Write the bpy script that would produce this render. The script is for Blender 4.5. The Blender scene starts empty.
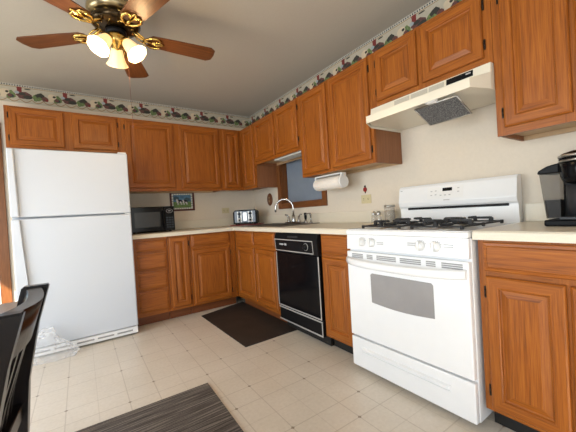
import bpy, bmesh, math, random
from mathutils import Vector as V, Matrix, Euler
random.seed(7)
SC = bpy.context.scene
COL = SC.collection
PI = math.pi

# ------------------------------------------------------------------ camera
cam = bpy.data.cameras.new('camera')
cam.sensor_width = 36.0
cam.lens = 304.93 / 576 * 36.0
cam.clip_start = 0.02
camo = bpy.data.objects.new('camera', cam)
COL.objects.link(camo)
cr, cu, cf = V((0.82430974, -0.5629175, -0.06031047)), V((0.05693026, -0.02356955, 0.99809991)), V((0.56326939, 0.82617696, -0.01261843))
camo.matrix_world = Matrix(((cr.x, cu.x, -cf.x, -2.0941), (cr.y, cu.y, -cf.y, -3.9091), (cr.z, cu.z, -cf.z, 1.0469), (0, 0, 0, 1)))
SC.camera = camo

# ------------------------------------------------------------------ colour management, world, sun, window and fill light
SC.view_settings.view_transform = 'Standard'
SC.view_settings.look = 'None'
SC.view_settings.gamma = 1.0
SC.view_settings.use_curve_mapping = False
SC.view_settings.exposure = 0.06
w = bpy.data.worlds.new('sky')
SC.world = w
w.use_nodes = True
wn = w.node_tree.nodes
bg = wn['Background']
sky = wn.new('ShaderNodeTexSky')
sky.sky_type = 'NISHITA'
sky.sun_disc = False
sky.sun_elevation = math.radians(32)
sky.sun_rotation = math.radians(120)
sky.altitude = 100
w.node_tree.links.new(sky.outputs[0], bg.inputs[0])
bg.inputs[1].default_value = 0.25


def light(name, kind, loc, direction, energy, color=(1, 1, 1), **kw):
    l = bpy.data.lights.new(name, kind)
    l.energy = energy
    l.color = color
    for k, v in kw.items():
        setattr(l, k, v)
    o = bpy.data.objects.new(name, l)
    COL.objects.link(o)
    o.location = loc
    o.rotation_euler = V(direction).to_track_quat('-Z', 'Y').to_euler()
    return o


light('sun', 'SUN', (-6, -4, 5), (1.3, 2.0, -1.4), 13.0, (1.0, 0.86, 0.66), angle=math.radians(0.6))
light('patio_daylight', 'AREA', (-3.98, -1.98, 1.05), (1, 0, -0.30), 58.0, (0.87, 0.94, 1.0), shape='RECTANGLE', size=1.9, size_y=1.5)
light('added_side_fill', 'AREA', (-3.98, -4.3, 0.92), (1, 0.12, -0.10), 64.0, (0.87, 0.94, 1.0), shape='RECTANGLE', size=1.1, size_y=1.7)  # added fill at an invented left opening, brightens range and near right cabinets
light('rear_window_daylight', 'AREA', (-1.9, -5.98, 1.15), (0, 1, -0.06), 20.0, (0.80, 0.90, 1.0), shape='RECTANGLE', size=2.4, size_y=1.15)


# ------------------------------------------------------------------ materials
def new_mat(name):
    m = bpy.data.materials.new(name)
    m.use_nodes = True
    nt = m.node_tree
    return m, nt, nt.nodes['Principled BSDF']


def N(nt, t, **kw):
    n = nt.nodes.new(t)
    for k, v in kw.items():
        setattr(n, k, v)
    return n


def coords(nt, scale=(1, 1, 1), rnd=True):
    tc = N(nt, 'ShaderNodeTexCoord')
    mp = N(nt, 'ShaderNodeMapping')
    mp.inputs['Scale'].default_value = scale
    if rnd:
        oi = N(nt, 'ShaderNodeObjectInfo')
        mu = N(nt, 'ShaderNodeVectorMath', operation='SCALE')
        mu.inputs[0].default_value = (7.3, 5.1, 9.7)
        nt.links.new(oi.outputs['Random'], mu.inputs['Scale'])
        ad = N(nt, 'ShaderNodeVectorMath', operation='ADD')
        nt.links.new(tc.outputs['Object'], ad.inputs[0])
        nt.links.new(mu.outputs[0], ad.inputs[1])
        nt.links.new(ad.outputs[0], mp.inputs['Vector'])
    else:
        nt.links.new(tc.outputs['Object'], mp.inputs['Vector'])
    return mp.outputs[0]


def ramp(nt, fac, stops):
    r = N(nt, 'ShaderNodeValToRGB')
    while len(r.color_ramp.elements) < len(stops):
        r.color_ramp.elements.new(0.5)
    for e, (p, c) in zip(r.color_ramp.elements, stops):
        e.position = p
        e.color = (*c, 1)
    nt.links.new(fac, r.inputs[0])
    return r.outputs[0]


def plain(name, col, rough=0.5, metal=0.0, var=0.06, scale=12.0, bump=0.0, coat=0.0, spec=0.4, **extra):
    m, nt, p = new_mat(name)
    no = N(nt, 'ShaderNodeTexNoise')
    no.inputs['Scale'].default_value = scale
    no.inputs['Detail'].default_value = 4
    nt.links.new(coords(nt), no.inputs['Vector'])
    a = tuple(max(0, c * (1 - var)) for c in col)
    b = tuple(min(1, c * (1 + var)) for c in col)
    nt.links.new(ramp(nt, no.outputs['Fac'], [(0.3, a), (0.7, b)]), p.inputs['Base Color'])
    p.inputs['Roughness'].default_value = rough
    p.inputs['Metallic'].default_value = metal
    p.inputs['Coat Weight'].default_value = coat
    p.inputs['Specular IOR Level'].default_value = spec
    for k, v in extra.items():
        p.inputs[k.replace('_', ' ')].default_value = v
    if bump:
        bp = N(nt, 'ShaderNodeBump')
        bp.inputs['Strength'].default_value = bump
        bp.inputs['Distance'].default_value = 0.004
        nt.links.new(no.outputs['Fac'], bp.inputs['Height'])
        nt.links.new(bp.outputs[0], p.inputs['Normal'])
    return m


def wood(name, axis, dark, mid, lite, rough=0.36, fine=1.0, coat=0.0):
    m, nt, p = new_mat(name)
    s1 = [120 * fine] * 3
    s2 = [300 * fine] * 3
    s3 = [17 * fine] * 3
    s1[axis], s2[axis], s3[axis] = 4.0, 9.0, 1.3
    n3 = N(nt, 'ShaderNodeTexNoise')
    n3.inputs['Scale'].default_value = 1
    n3.inputs['Detail'].default_value = 2
    nt.links.new(coords(nt, s3), n3.inputs['Vector'])
    # growth rings: bands of a low noise field, then fine pores on top
    mul = N(nt, 'ShaderNodeMath', operation='MULTIPLY')
    mul.inputs[1].default_value = 6.0
    nt.links.new(n3.outputs['Fac'], mul.inputs[0])
    fr = N(nt, 'ShaderNodeMath', operation='PINGPONG')
    fr.inputs[1].default_value = 1.0
    nt.links.new(mul.outputs[0], fr.inputs[0])
    n1 = N(nt, 'ShaderNodeTexNoise')
    n1.inputs['Scale'].default_value = 1
    n1.inputs['Detail'].default_value = 5
    nt.links.new(coords(nt, s1), n1.inputs['Vector'])
    n2 = N(nt, 'ShaderNodeTexNoise')
    n2.inputs['Scale'].default_value = 1
    n2.inputs['Detail'].default_value = 3
    nt.links.new(coords(nt, s2), n2.inputs['Vector'])

    def mixf(a, b, f):
        mx = N(nt, 'ShaderNodeMix')
        mx.inputs[0].default_value = f
        nt.links.new(a, mx.inputs[2])
        nt.links.new(b, mx.inputs[3])
        return mx.outputs[0]
    f = mixf(mixf(fr.outputs[0], n1.outputs['Fac'], 0.86), n2.outputs['Fac'], 0.45)
    nt.links.new(ramp(nt, f, [(0.26, dark), (0.50, mid), (0.74, lite)]), p.inputs['Base Color'])
    p.inputs['Roughness'].default_value = rough
    p.inputs['Coat Weight'].default_value = coat
    p.inputs['Coat Roughness'].default_value = 0.25
    p.inputs['Specular IOR Level'].default_value = 0.35
    bp = N(nt, 'ShaderNodeBump')
    bp.inputs['Strength'].default_value = 0.12
    bp.inputs['Distance'].default_value = 0.002
    nt.links.new(n2.outputs['Fac'], bp.inputs['Height'])
    nt.links.new(bp.outputs[0], p.inputs['Normal'])
    return m


OD, OM, OL = (0.115, 0.029, 0.004), (0.295, 0.084, 0.010), (0.435, 0.147, 0.020)
OAKX = wood('honey_oak_grain_x', 0, OD, OM, OL)
OAKY = wood('honey_oak_grain_y', 1, OD, OM, OL)
OAKZ = wood('honey_oak_grain_z', 2, OD, OM, OL)
LOAK = plain('pale_cabinet_lining', (0.50, 0.34, 0.19), 0.5)
SIDE = wood('cabinet_side_veneer', 2, (0.16, 0.062, 0.025), (0.25, 0.10, 0.042), (0.31, 0.135, 0.06), rough=0.5)
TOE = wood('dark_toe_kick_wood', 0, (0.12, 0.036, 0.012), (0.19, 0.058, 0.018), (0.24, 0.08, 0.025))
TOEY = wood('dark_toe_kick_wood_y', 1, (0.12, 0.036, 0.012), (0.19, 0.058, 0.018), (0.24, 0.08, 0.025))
WALNUT = wood('fan_blade_walnut', 0, (0.060, 0.020, 0.008), (0.125, 0.042, 0.013), (0.20, 0.076, 0.024), rough=0.40, coat=0.0)
CASING = wood('door_casing_oak', 2, (0.11, 0.038, 0.010), (0.18, 0.064, 0.018), (0.26, 0.10, 0.030))
CASINGY = wood('window_casing_oak', 1, (0.11, 0.037, 0.010), (0.18, 0.063, 0.018), (0.26, 0.10, 0.030))
TABLEW = wood('table_top_wood', 1, (0.20, 0.14, 0.10), (0.28, 0.20, 0.15), (0.34, 0.26, 0.2), rough=0.3)
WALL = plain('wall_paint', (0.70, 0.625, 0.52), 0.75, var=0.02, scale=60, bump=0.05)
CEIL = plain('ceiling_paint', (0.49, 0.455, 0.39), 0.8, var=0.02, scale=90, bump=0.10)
LAM = plain('cream_laminate', (0.72, 0.66, 0.54), 0.35, var=0.03, scale=200)
WHITE = plain('white_enamel', (0.83, 0.84, 0.85), 0.22, var=0.01, coat=0.3)
WHITEM = plain('white_satin_plastic', (0.80, 0.80, 0.79), 0.4, var=0.015)
FRIDGEW = plain('white_textured_steel', (0.58, 0.615, 0.665), 0.3, var=0.012, scale=420, bump=0.18)
CREAM = plain('cream_enamel', (0.76, 0.71, 0.59), 0.3, var=0.015)
IVORY = plain('ivory_plastic', (0.62, 0.54, 0.33), 0.45, var=0.02)
BLACK = plain('black_plastic', (0.008, 0.008, 0.009), 0.38, var=0.1, spec=0.12)
BLACKG = plain('black_glass', (0.005, 0.005, 0.006), 0.12, var=0.1, spec=0.13)
IRON = plain('cast_iron', (0.018, 0.018, 0.02), 0.55, var=0.2, scale=80, bump=0.2)
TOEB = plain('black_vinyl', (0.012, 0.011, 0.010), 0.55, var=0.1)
GREYP = plain('grey_plastic', (0.30, 0.30, 0.30), 0.45)
LGREY = plain('pale_grey_print', (0.45, 0.45, 0.46), 0.5)
OVENG = plain('oven_window_glass', (0.30, 0.29, 0.29), 0.12, var=0.04, coat=0.4)
CHROME = plain('chrome', (0.52, 0.51, 0.50), 0.16, 1.0, var=0.02)
STEEL = plain('brushed_steel', (0.50, 0.49, 0.47), 0.30, 1.0, var=0.06, scale=40)
SINKM = plain('sink_steel', (0.26, 0.23, 0.20), 0.28, 1.0, var=0.06, scale=40)
DKSTEEL = plain('dark_brushed_metal', (0.035, 0.037, 0.042), 0.4, 0.3, var=0.1, scale=40)
BRASS = plain('polished_brass', (0.68, 0.46, 0.14), 0.2, 1.0, var=0.05)
ABRASS = plain('antique_brass', (0.42, 0.34, 0.19), 0.3, 1.0, var=0.08)
TRIM = plain('bright_metal_trim', (0.55, 0.54, 0.52), 0.3, 0.35, var=0.03)
HINGE = plain('dark_hinge_metal', (0.018, 0.013, 0.010), 0.4, 0.4)
RED = plain('red_board', (0.20, 0.012, 0.012), 0.4)
REDP = plain('red_ornament', (0.28, 0.015, 0.012), 0.4)
SHADEB = plain('slate_blue_shade', (0.22, 0.265, 0.33), 0.8, var=0.03)
FRAMER = plain('dark_red_frame', (0.09, 0.018, 0.012), 0.35)
RUBBER = plain('brown_black_rubber', (0.030, 0.024, 0.020), 0.6, var=0.18, scale=9, bump=0.1)
LACQ = plain('black_lacquer', (0.008, 0.006, 0.006), 0.25, var=0.2, spec=0.3)
PAPER = plain('paper_towel', (0.78, 0.74, 0.68), 0.9, var=0.03, scale=80, bump=0.2)
PANE = plain('diffuser_panel', (0.72, 0.72, 0.68), 0.6, var=0.0, spec=0.1)


def glassy(name, col, alpha, rough=0.05, spec=0.4):
    m, nt, p = new_mat(name)
    p.inputs['Roughness'].default_value = rough
    no = N(nt, 'ShaderNodeTexNoise')
    no.inputs['Scale'].default_value = 14
    nt.links.new(coords(nt), no.inputs['Vector'])
    nt.links.new(ramp(nt, no.outputs['Fac'], [(0.3, tuple(c * .93 for c in col)), (0.7, col)]), p.inputs['Base Color'])
    p.inputs['Alpha'].default_value = alpha
    p.inputs['Specular IOR Level'].default_value = spec
    return m


BAG = glassy('clear_plastic_film', (0.88, 0.90, 0.92), 0.22, 0.3)
JARG = glassy('jar_glass', (0.55, 0.52, 0.46), 0.4)
TANK = glassy('smoky_tank_plastic', (0.09, 0.085, 0.08), 0.42, 0.2, 0.08)
WATER = glassy('dark_water', (0.010, 0.010, 0.013), 0.97, 0.3, 0.1)
PANEG = glassy('window_glass', (0.8, 0.85, 0.85), 0.08)
SALT = plain('seasoning', (0.34, 0.27, 0.19), 0.9, var=0.25, scale=120)

# frosted glass lamp shade that glows
m, nt, p = new_mat('frosted_glass_lit')
p.inputs['Base Color'].default_value = (0.9, 0.8, 0.6, 1)
p.inputs['Roughness'].default_value = 0.4
no = N(nt, 'ShaderNodeTexNoise')
no.inputs['Scale'].default_value = 18
nt.links.new(coords(nt), no.inputs['Vector'])
nt.links.new(ramp(nt, no.outputs['Fac'], [(0.3, (1.0, 0.58, 0.20)), (0.7, (1.0, 0.66, 0.27))]), p.inputs['Emission Color'])
p.inputs['Emission Strength'].default_value = 0.85
GLOW = m
m, nt, p = new_mat('bulb_lit')
no = N(nt, 'ShaderNodeTexNoise')
nt.links.new(coords(nt), no.inputs['Vector'])
nt.links.new(ramp(nt, no.outputs['Fac'], [(0.3, (1.0, 0.86, 0.55)), (0.7, (1.0, 0.9, 0.62))]), p.inputs['Emission Color'])
p.inputs['Emission Strength'].default_value = 14
BULB = m

# sheet vinyl: 12 inch squares with 6 inch bands, small diamonds where bands cross
m, nt, p = new_mat('sheet_vinyl_tile')
tc = N(nt, 'ShaderNodeTexCoord')
sx = N(nt, 'ShaderNodeSeparateXYZ')
nt.links.new(tc.outputs['Object'], sx.inputs[0])


def M(op, a, b=None, c=None):
    n = N(nt, 'ShaderNodeMath', operation=op)
    for i, v in enumerate((a, b, c)):
        if v is None:
            continue
        if isinstance(v, (int, float)):
            n.inputs[i].default_value = v
        else:
            nt.links.new(v, n.inputs[i])
    return n.outputs[0]


PITCH = 0.4605


def dist(sock, off):
    # distance to the nearest line of a family with the given offset
    t = M('DIVIDE', M('SUBTRACT', sock, off), PITCH)
    return M('MULTIPLY', M('ABSOLUTE', M('SUBTRACT', t, M('ROUND', t))), PITCH)


X, Y = sx.outputs[0], sx.outputs[1]
ax, bx = dist(X, -0.838), dist(X, -0.993)
ay, by = dist(Y, -1.292), dist(Y, -1.442)
dmin = M('MINIMUM', M('MINIMUM', ax, bx), M('MINIMUM', ay, by))
line = M('LESS_THAN', dmin, 0.0028)
mid = M('LESS_THAN', M('MINIMUM', dist(X, -0.6855), dist(Y, -1.139)), 0.0024)
dia = M('MAXIMUM', M('LESS_THAN', M('ADD', ax, ay), 0.011), M('LESS_THAN', M('ADD', bx, by), 0.011))
n1 = N(nt, 'ShaderNodeTexNoise')
n1.inputs['Scale'].default_value = 55
n1.inputs['Detail'].default_value = 5
nt.links.new(tc.outputs['Object'], n1.inputs['Vector'])
n2 = N(nt, 'ShaderNodeTexNoise')
n2.inputs['Scale'].default_value = 3.5
nt.links.new(tc.outputs['Object'], n2.inputs['Vector'])
base = ramp(nt, M('ADD', M('MULTIPLY', n1.outputs['Fac'], .5), M('MULTIPLY', n2.outputs['Fac'], .5)),
            [(0.35, (0.65, 0.58, 0.48)), (0.65, (0.74, 0.67, 0.57))])


def mixc(fac, a, col):
    mx = N(nt, 'ShaderNodeMix', data_type='RGBA')
    nt.links.new(fac, mx.inputs[0])
    nt.links.new(a, mx.inputs[6])
    mx.inputs[7].default_value = (*col, 1)
    return mx.outputs[2]


c = mixc(M('MULTIPLY', line, 0.55), base, (0.46, 0.39, 0.31))
c = mixc(M('MULTIPLY', mid, 0.28), c, (0.46, 0.39, 0.31))
c = mixc(M('MULTIPLY', dia, 0.8), c, (0.22, 0.16, 0.10))
nt.links.new(c, p.inputs['Base Color'])
p.inputs['Roughness'].default_value = 0.30
bp = N(nt, 'ShaderNodeBump')
bp.inputs['Strength'].default_value = 0.15
bp.inputs['Distance'].default_value = 0.002
nt.links.new(M('SUBTRACT', n1.outputs['Fac'], M('MULTIPLY', line, 0.6)), bp.inputs['Height'])
nt.links.new(bp.outputs[0], p.inputs['Normal'])
VINYL = m

# striped woven rug
m, nt, p = new_mat('woven_stripe')
n1 = N(nt, 'ShaderNodeTexNoise')
n1.inputs['Scale'].default_value = 1
n1.inputs['Detail'].default_value = 4
nt.links.new(coords(nt, (3.5, 110, 1), False), n1.inputs['Vector'])
n2 = N(nt, 'ShaderNodeTexNoise')
n2.inputs['Scale'].default_value = 260
nt.links.new(coords(nt, (1, 1, 1), False), n2.inputs['Vector'])
mx = N(nt, 'ShaderNodeMath', operation='MULTIPLY_ADD')
nt.links.new(n2.outputs['Fac'], mx.inputs[0])
mx.inputs[1].default_value = 0.25
nt.links.new(n1.outputs['Fac'], mx.inputs[2])
nt.links.new(ramp(nt, mx.outputs[0], [(0.48, (0.035, 0.028, 0.023)), (0.64, (0.105, 0.088, 0.075)), (0.78, (0.22, 0.19, 0.165))]), p.inputs['Base Color'])
p.inputs['Roughness'].default_value = 0.85
bp = N(nt, 'ShaderNodeBump')
bp.inputs['Strength'].default_value = 0.5
bp.inputs['Distance'].default_value = 0.003
nt.links.new(mx.outputs[0], bp.inputs['Height'])
nt.links.new(bp.outputs[0], p.inputs['Normal'])
RUGM = m

# hood filter mesh
m, nt, p = new_mat('filter_mesh')
vo = N(nt, 'ShaderNodeTexVoronoi')
vo.inputs['Scale'].default_value = 190
nt.links.new(coords(nt, (1, 1, 1), False), vo.inputs['Vector'])
nt.links.new(ramp(nt, vo.outputs['Distance'], [(0.1, (0.40, 0.40, 0.40)), (0.6, (0.10, 0.10, 0.105))]), p.inputs['Base Color'])
p.inputs['Metallic'].default_value = 0.5
p.inputs['Roughness'].default_value = 0.5
FILT = m


# ------------------------------------------------------------------ mesh builder
class B:
    def __init__(s):
        s.bm = bmesh.new()

    def face(s, vs, m=0):
        f = s.bm.faces.new(vs)
        f.material_index = m
        return f

    def poly(s, pts, m=0):
        return s.face([s.bm.verts.new(q) for q in pts], m)

    def box(s, x0, x1, y0, y1, z0, z1, m=0, bev=0.0, seg=2, mat=None):
        x0, x1 = min(x0, x1), max(x0, x1)
        y0, y1 = min(y0, y1), max(y0, y1)
        z0, z1 = min(z0, z1), max(z0, z1)
        vs = [V((x, y, z)) for x in (x0, x1) for y in (y0, y1) for z in (z0, z1)]
        if mat is not None:
            vs = [mat @ q for q in vs]
        vs = [s.bm.verts.new(q) for q in vs]
        fs = [s.face([vs[i] for i in ix], m) for ix in ((0, 1, 3, 2), (4, 6, 7, 5), (0, 4, 5, 1), (2, 3, 7, 6), (0, 2, 6, 4), (1, 5, 7, 3))]
        if bev:
            es = list({e for f in fs for e in f.edges})
            r = bmesh.ops.bevel(s.bm, geom=es, offset=bev, segments=seg, affect='EDGES', profile=0.5)
            for f in r['faces']:
                f.material_index = m
        return s

    def prism(s, pts, vec, m=0, bev=0.0):
        vec = V(vec)
        a = [s.bm.verts.new(V(q)) for q in pts]
        b = [s.bm.verts.new(V(q) + vec) for q in pts]
        n = len(a)
        fs = [s.face(a[::-1], m), s.face(b, m)]
        for i in range(n):
            fs.append(s.face([a[i], a[(i + 1) % n], b[(i + 1) % n], b[i]], m))
        if bev:
            es = list({e for f in fs for e in f.edges})
            r = bmesh.ops.bevel(s.bm, geom=es, offset=bev, segments=2, affect='EDGES', profile=0.5)
            for f in r['faces']:
                f.material_index = m
        return s

    def tube(s, pts, r, m=0, n=8, closed=False):
        pts = [V(q) for q in pts]
        rs = r if isinstance(r, (list, tuple)) else [r] * len(pts)
        rings = []
        up = None
        for i, q in enumerate(pts):
            if closed:
                t = (pts[(i + 1) % len(pts)] - pts[i - 1]).normalized()
            else:
                t = (pts[min(i + 1, len(pts) - 1)] - pts[max(i - 1, 0)]).normalized()
            if up is None:
                up = V((0, 0, 1)) if abs(t.z) < 0.9 else V((1, 0, 0))
            sd = t.cross(up).normalized()
            up = sd.cross(t).normalized()
            rings.append([s.bm.verts.new(q + (sd * math.cos(2 * PI * k / n) + up * math.sin(2 * PI * k / n)) * rs[i]) for k in range(n)])
        L = len(rings)
        for i in range(L if closed else L - 1):
            a, b = rings[i], rings[(i + 1) % L]
            for k in range(n):
                s.face([a[k], a[(k + 1) % n], b[(k + 1) % n], b[k]], m).smooth = True
        if not closed:
            s.face(rings[0][::-1], m)
            s.face(rings[-1], m)
        return s

    def lathe(s, prof, c=(0, 0, 0), m=0, n=24, mat=None, cap=True):
        c = V(c)
        rings = []
        for (r, z) in prof:
            ring = []
            for k in range(n):
                q = V((r * math.cos(2 * PI * k / n), r * math.sin(2 * PI * k / n), z))
                if mat is not None:
                    q = mat @ q
                ring.append(s.bm.verts.new(c + q))
            rings.append(ring)
        for a, b in zip(rings, rings[1:]):
            for k in range(n):
                s.face([a[k], a[(k + 1) % n], b[(k + 1) % n], b[k]], m).smooth = True
        if cap:
            s.face(rings[0][::-1], m)
            s.face(rings[-1], m)
        return s

    def panel(s, O, U, Nn, w, h, rings, mv=0, mh=1, mc=0):
        """nested rectangles on a plane: O lower left, U along, z up, Nn outward; rings of (inset, depth)"""
        O, U, Nn, Z = V(O), V(U), V(Nn), V((0, 0, 1))
        prev = None
        for ins, d in rings:
            q = [O + U * ins + Z * ins, O + U * (w - ins) + Z * ins, O + U * (w - ins) + Z * (h - ins), O + U * ins + Z * (h - ins)]
            ring = [s.bm.verts.new(a + Nn * d) for a in q]
            if prev:
                for k in range(4):
                    s.face([prev[k], prev[(k + 1) % 4], ring[(k + 1) % 4], ring[k]], mh if k in (0, 2) else mv)
            else:
                s.face(ring[::-1], mv)
            prev = ring
        s.face(prev, mc)
        return s

    def build(s, name, mats, parent=None, smooth=False):
        bmesh.ops.recalc_face_normals(s.bm, faces=s.bm.faces)
        if smooth:
            for f in s.bm.faces:
                f.smooth = True
        me = bpy.data.meshes.new(name)
        mats = mats if isinstance(mats, (list, tuple)) else [mats]
        for mm in mats:
            me.materials.append(mm)
        if parent is not None:
            r = root_of(parent)
            o0 = V(r['_o']) if '_o' in r.keys() else V((0, 0, 0))
            s.bm.transform(Matrix.Translation(-o0))
        s.bm.to_mesh(me)
        s.bm.free()
        o = bpy.data.objects.new(name, me)
        COL.objects.link(o)
        if parent is not None:
            o.parent = parent
        return o


def root_of(o):
    while o.parent:
        o = o.parent
    return o


ROOTS = []


def thing(name, loc, label, cat, group=None):
    o = bpy.data.objects.new(name, None)
    o.empty_display_size = 0.05
    COL.objects.link(o)
    o.location = loc
    o['_o'] = list(loc)
    o['label'] = label
    o['category'] = cat
    if group:
        o['group'] = group
    ROOTS.append(o)
    return o


def tag(o, label, cat, group=None):
    o['label'] = label
    o['category'] = cat
    if group:
        o['group'] = group
    return o


def struct(o):
    o['kind'] = 'structure'
    return o


# ------------------------------------------------------------------ room shell
H = 2.45
XL, YB = -4.0, -6.0
T = 0.14
b = B(); b.box(XL - T, T, YB - T, T, -0.08, 0); struct(b.build('floor', VINYL))
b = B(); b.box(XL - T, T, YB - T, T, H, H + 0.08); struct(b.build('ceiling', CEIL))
# back wall with the glass door opening left of the fridge
DX0, DX1, DZ = -3.62, -2.728, 2.0
b = B()
b.box(XL, DX0, 0, T, 0, H); b.box(DX1, 0, 0, T, 0, H); b.box(DX0, DX1, 0, T, DZ, H)
struct(b.build('wall_back', WALL))
# right wall with the window opening over the sink
WY0, WY1, WZ0, WZ1 = -1.51, -0.73, 1.15, 1.80
b = B()
b.box(0, T, YB, WY0, 0, H); b.box(0, T, WY1, T, 0, H)
b.box(0, T, WY0, WY1, 0, WZ0); b.box(0, T, WY0, WY1, WZ1, H)
struct(b.build('wall_right', WALL))
# left wall with a wide patio opening, rear wall with a wide window opening
PY0, PY1, PZ = -2.75, -1.2, 2.05
b = B()
b.box(XL - T, XL, YB - T, -5.2, 0, H); b.box(XL - T, XL, -3.4, PY0, 0, H); b.box(XL - T, XL, PY1, T, 0, H); b.box(XL - T, XL, PY0, PY1, PZ, H)
b.box(XL - T, XL, -5.2, -3.4, 0, 0.35); b.box(XL - T, XL, -5.2, -3.4, 1.5, H)  # unseen second opening, added so light reaches the near right run
struct(b.build('wall_left', WALL))
b = B()
RX0, RX1, RZ0, RZ1 = -3.15, -0.65, 0.55, 1.75
b.box(XL, RX0, YB - T, YB, 0, H); b.box(RX1, T, YB - T, YB, 0, H)
b.box(RX0, RX1, YB - T, YB, 0, RZ0); b.box(RX0, RX1, YB - T, YB, RZ1, H)
struct(b.build('wall_rear', WALL))
# ground outdoors
GRASS = plain('outdoor_lawn', (0.20, 0.26, 0.10), 0.95, var=0.3, scale=6)
b = B(); b.box(-16, 14, T + 0.02, 22, -0.3, -0.12); struct(b.build('ground', GRASS))

# door in the back wall: glazed leaf and oak casing
b = B()
b.box(DX1 - 0.005, DX1 + 0.064, -0.022, -0.001, 0, 2.06, 0, 0.004)
b.box(DX0 - 0.078, DX0 + 0.005, -0.022, -0.001, 0, 2.06, 0, 0.004)
b.box(DX0 + 0.006, DX1 - 0.006, -0.022, -0.001, DZ - 0.02, 2.06, 0, 0.004)
b.box(DX1 - 0.02, DX1 - 0.0005, 0.0, T, 0, DZ - 0.021)
b.box(DX0 + 0.0005, DX0 + 0.02, 0.0, T, 0, DZ - 0.021)
dc = struct(b.build('door_1', CASING))
b = B()
b.box(DX0 + 0.022, DX1 - 0.022, 0.052, 0.058, 0.02, DZ - 0.03)
b.build('glass_pane', PANEG, dc)
b = B()
for (a0, a1) in ((DX0 + 0.021, DX0 + 0.05), (DX1 - 0.04, DX1 - 0.021)):
    b.box(a0, a1, 0.04, 0.07, 0.01, DZ - 0.025)
b.box(DX0 + 0.051, DX1 - 0.041, 0.04, 0.07, 0.01, 0.08)
b.box(DX0 + 0.051, DX1 - 0.041, 0.04, 0.07, DZ - 0.08, DZ - 0.025)
b.build('door_leaf_frame', WHITEM, dc)
b = B()
b.lathe([(0.012, 0), (0.012, 0.03), (0.026, 0.04), (0.028, 0.055), (0.018, 0.066)], (DX1 - 0.032, 0.039, 0.90), 0, 14, Matrix.Rotation(PI / 2, 4, 'X'))
b.build('door_knob', BLACK, dc)

# window over the sink
b = B()
b.box(-0.02, -0.001, WY1 - 0.004, WY1 + 0.062, 1.09, WZ1 + 0.05, 0, 0.003)
b.box(-0.02, -0.001, WY0 - 0.062, WY0 + 0.004, 1.09, WZ1 + 0.05, 0, 0.003)
b.box(-0.02, -0.001, WY0 + 0.005, WY1 - 0.005, 1.09, WZ0 + 0.004, 1, 0.003)
b.box(-0.02, -0.001, WY0 + 0.005, WY1 - 0.005, WZ1 - 0.004, WZ1 + 0.05, 1, 0.003)
b.box(0, 0.085, WY1 - 0.014, WY1 - 0.0005, WZ0, WZ1 - 0.001)
b.box(0, 0.085, WY0 + 0.0005, WY0 + 0.014, WZ0, WZ1 - 0.001)
b.box(0, 0.085, WY0 + 0.015, WY1 - 0.015, WZ0 + 0.0005, WZ0 + 0.012, 1)
b.box(0, 0.085, WY0 + 0.015, WY1 - 0.015, WZ1 - 0.013, WZ1 - 0.001, 1)
struct(b.build('window_1', [CASING, CASINGY]))
rs = thing('window_shade', (0.09, -1.12, WZ0), 'flat slate blue shade filling the oak-trimmed window over the sink', 'window shade')
b = B(); b.box(0.09, 0.096, WY0 + 0.002, WY1 - 0.002, WZ0 + 0.001, WZ1 - 0.04); b.build('shade_cloth', SHADEB, rs)
b = B(); b.tube([(0.11, WY0 + 0.002, WZ1 - 0.02), (0.11, WY1 - 0.002, WZ1 - 0.02)], 0.018, 0, 12); b.build('roller', WHITEM, rs)

# ------------------------------------------------------------------ wallpaper border
BC = [plain('border_ground', (0.49, 0.455, 0.36), 0.8, var=0.06, scale=40),
      plain('border_navy', (0.035, 0.045, 0.06), 0.8), plain('border_red', (0.20, 0.035, 0.032), 0.8),
      plain('border_maroon', (0.13, 0.06, 0.055), 0.8, var=0.3, scale=90), plain('border_green', (0.14, 0.20, 0.08), 0.8, var=0.4, scale=70),
      plain('border_black', (0.045, 0.045, 0.038), 0.8), plain('border_cream', (0.64, 0.55, 0.40), 0.8),
      plain('border_tan', (0.30, 0.18, 0.085), 0.8), plain('border_blue', (0.35, 0.42, 0.45), 0.8),
      plain('border_strip', (0.56, 0.54, 0.47), 0.8)]


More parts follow.
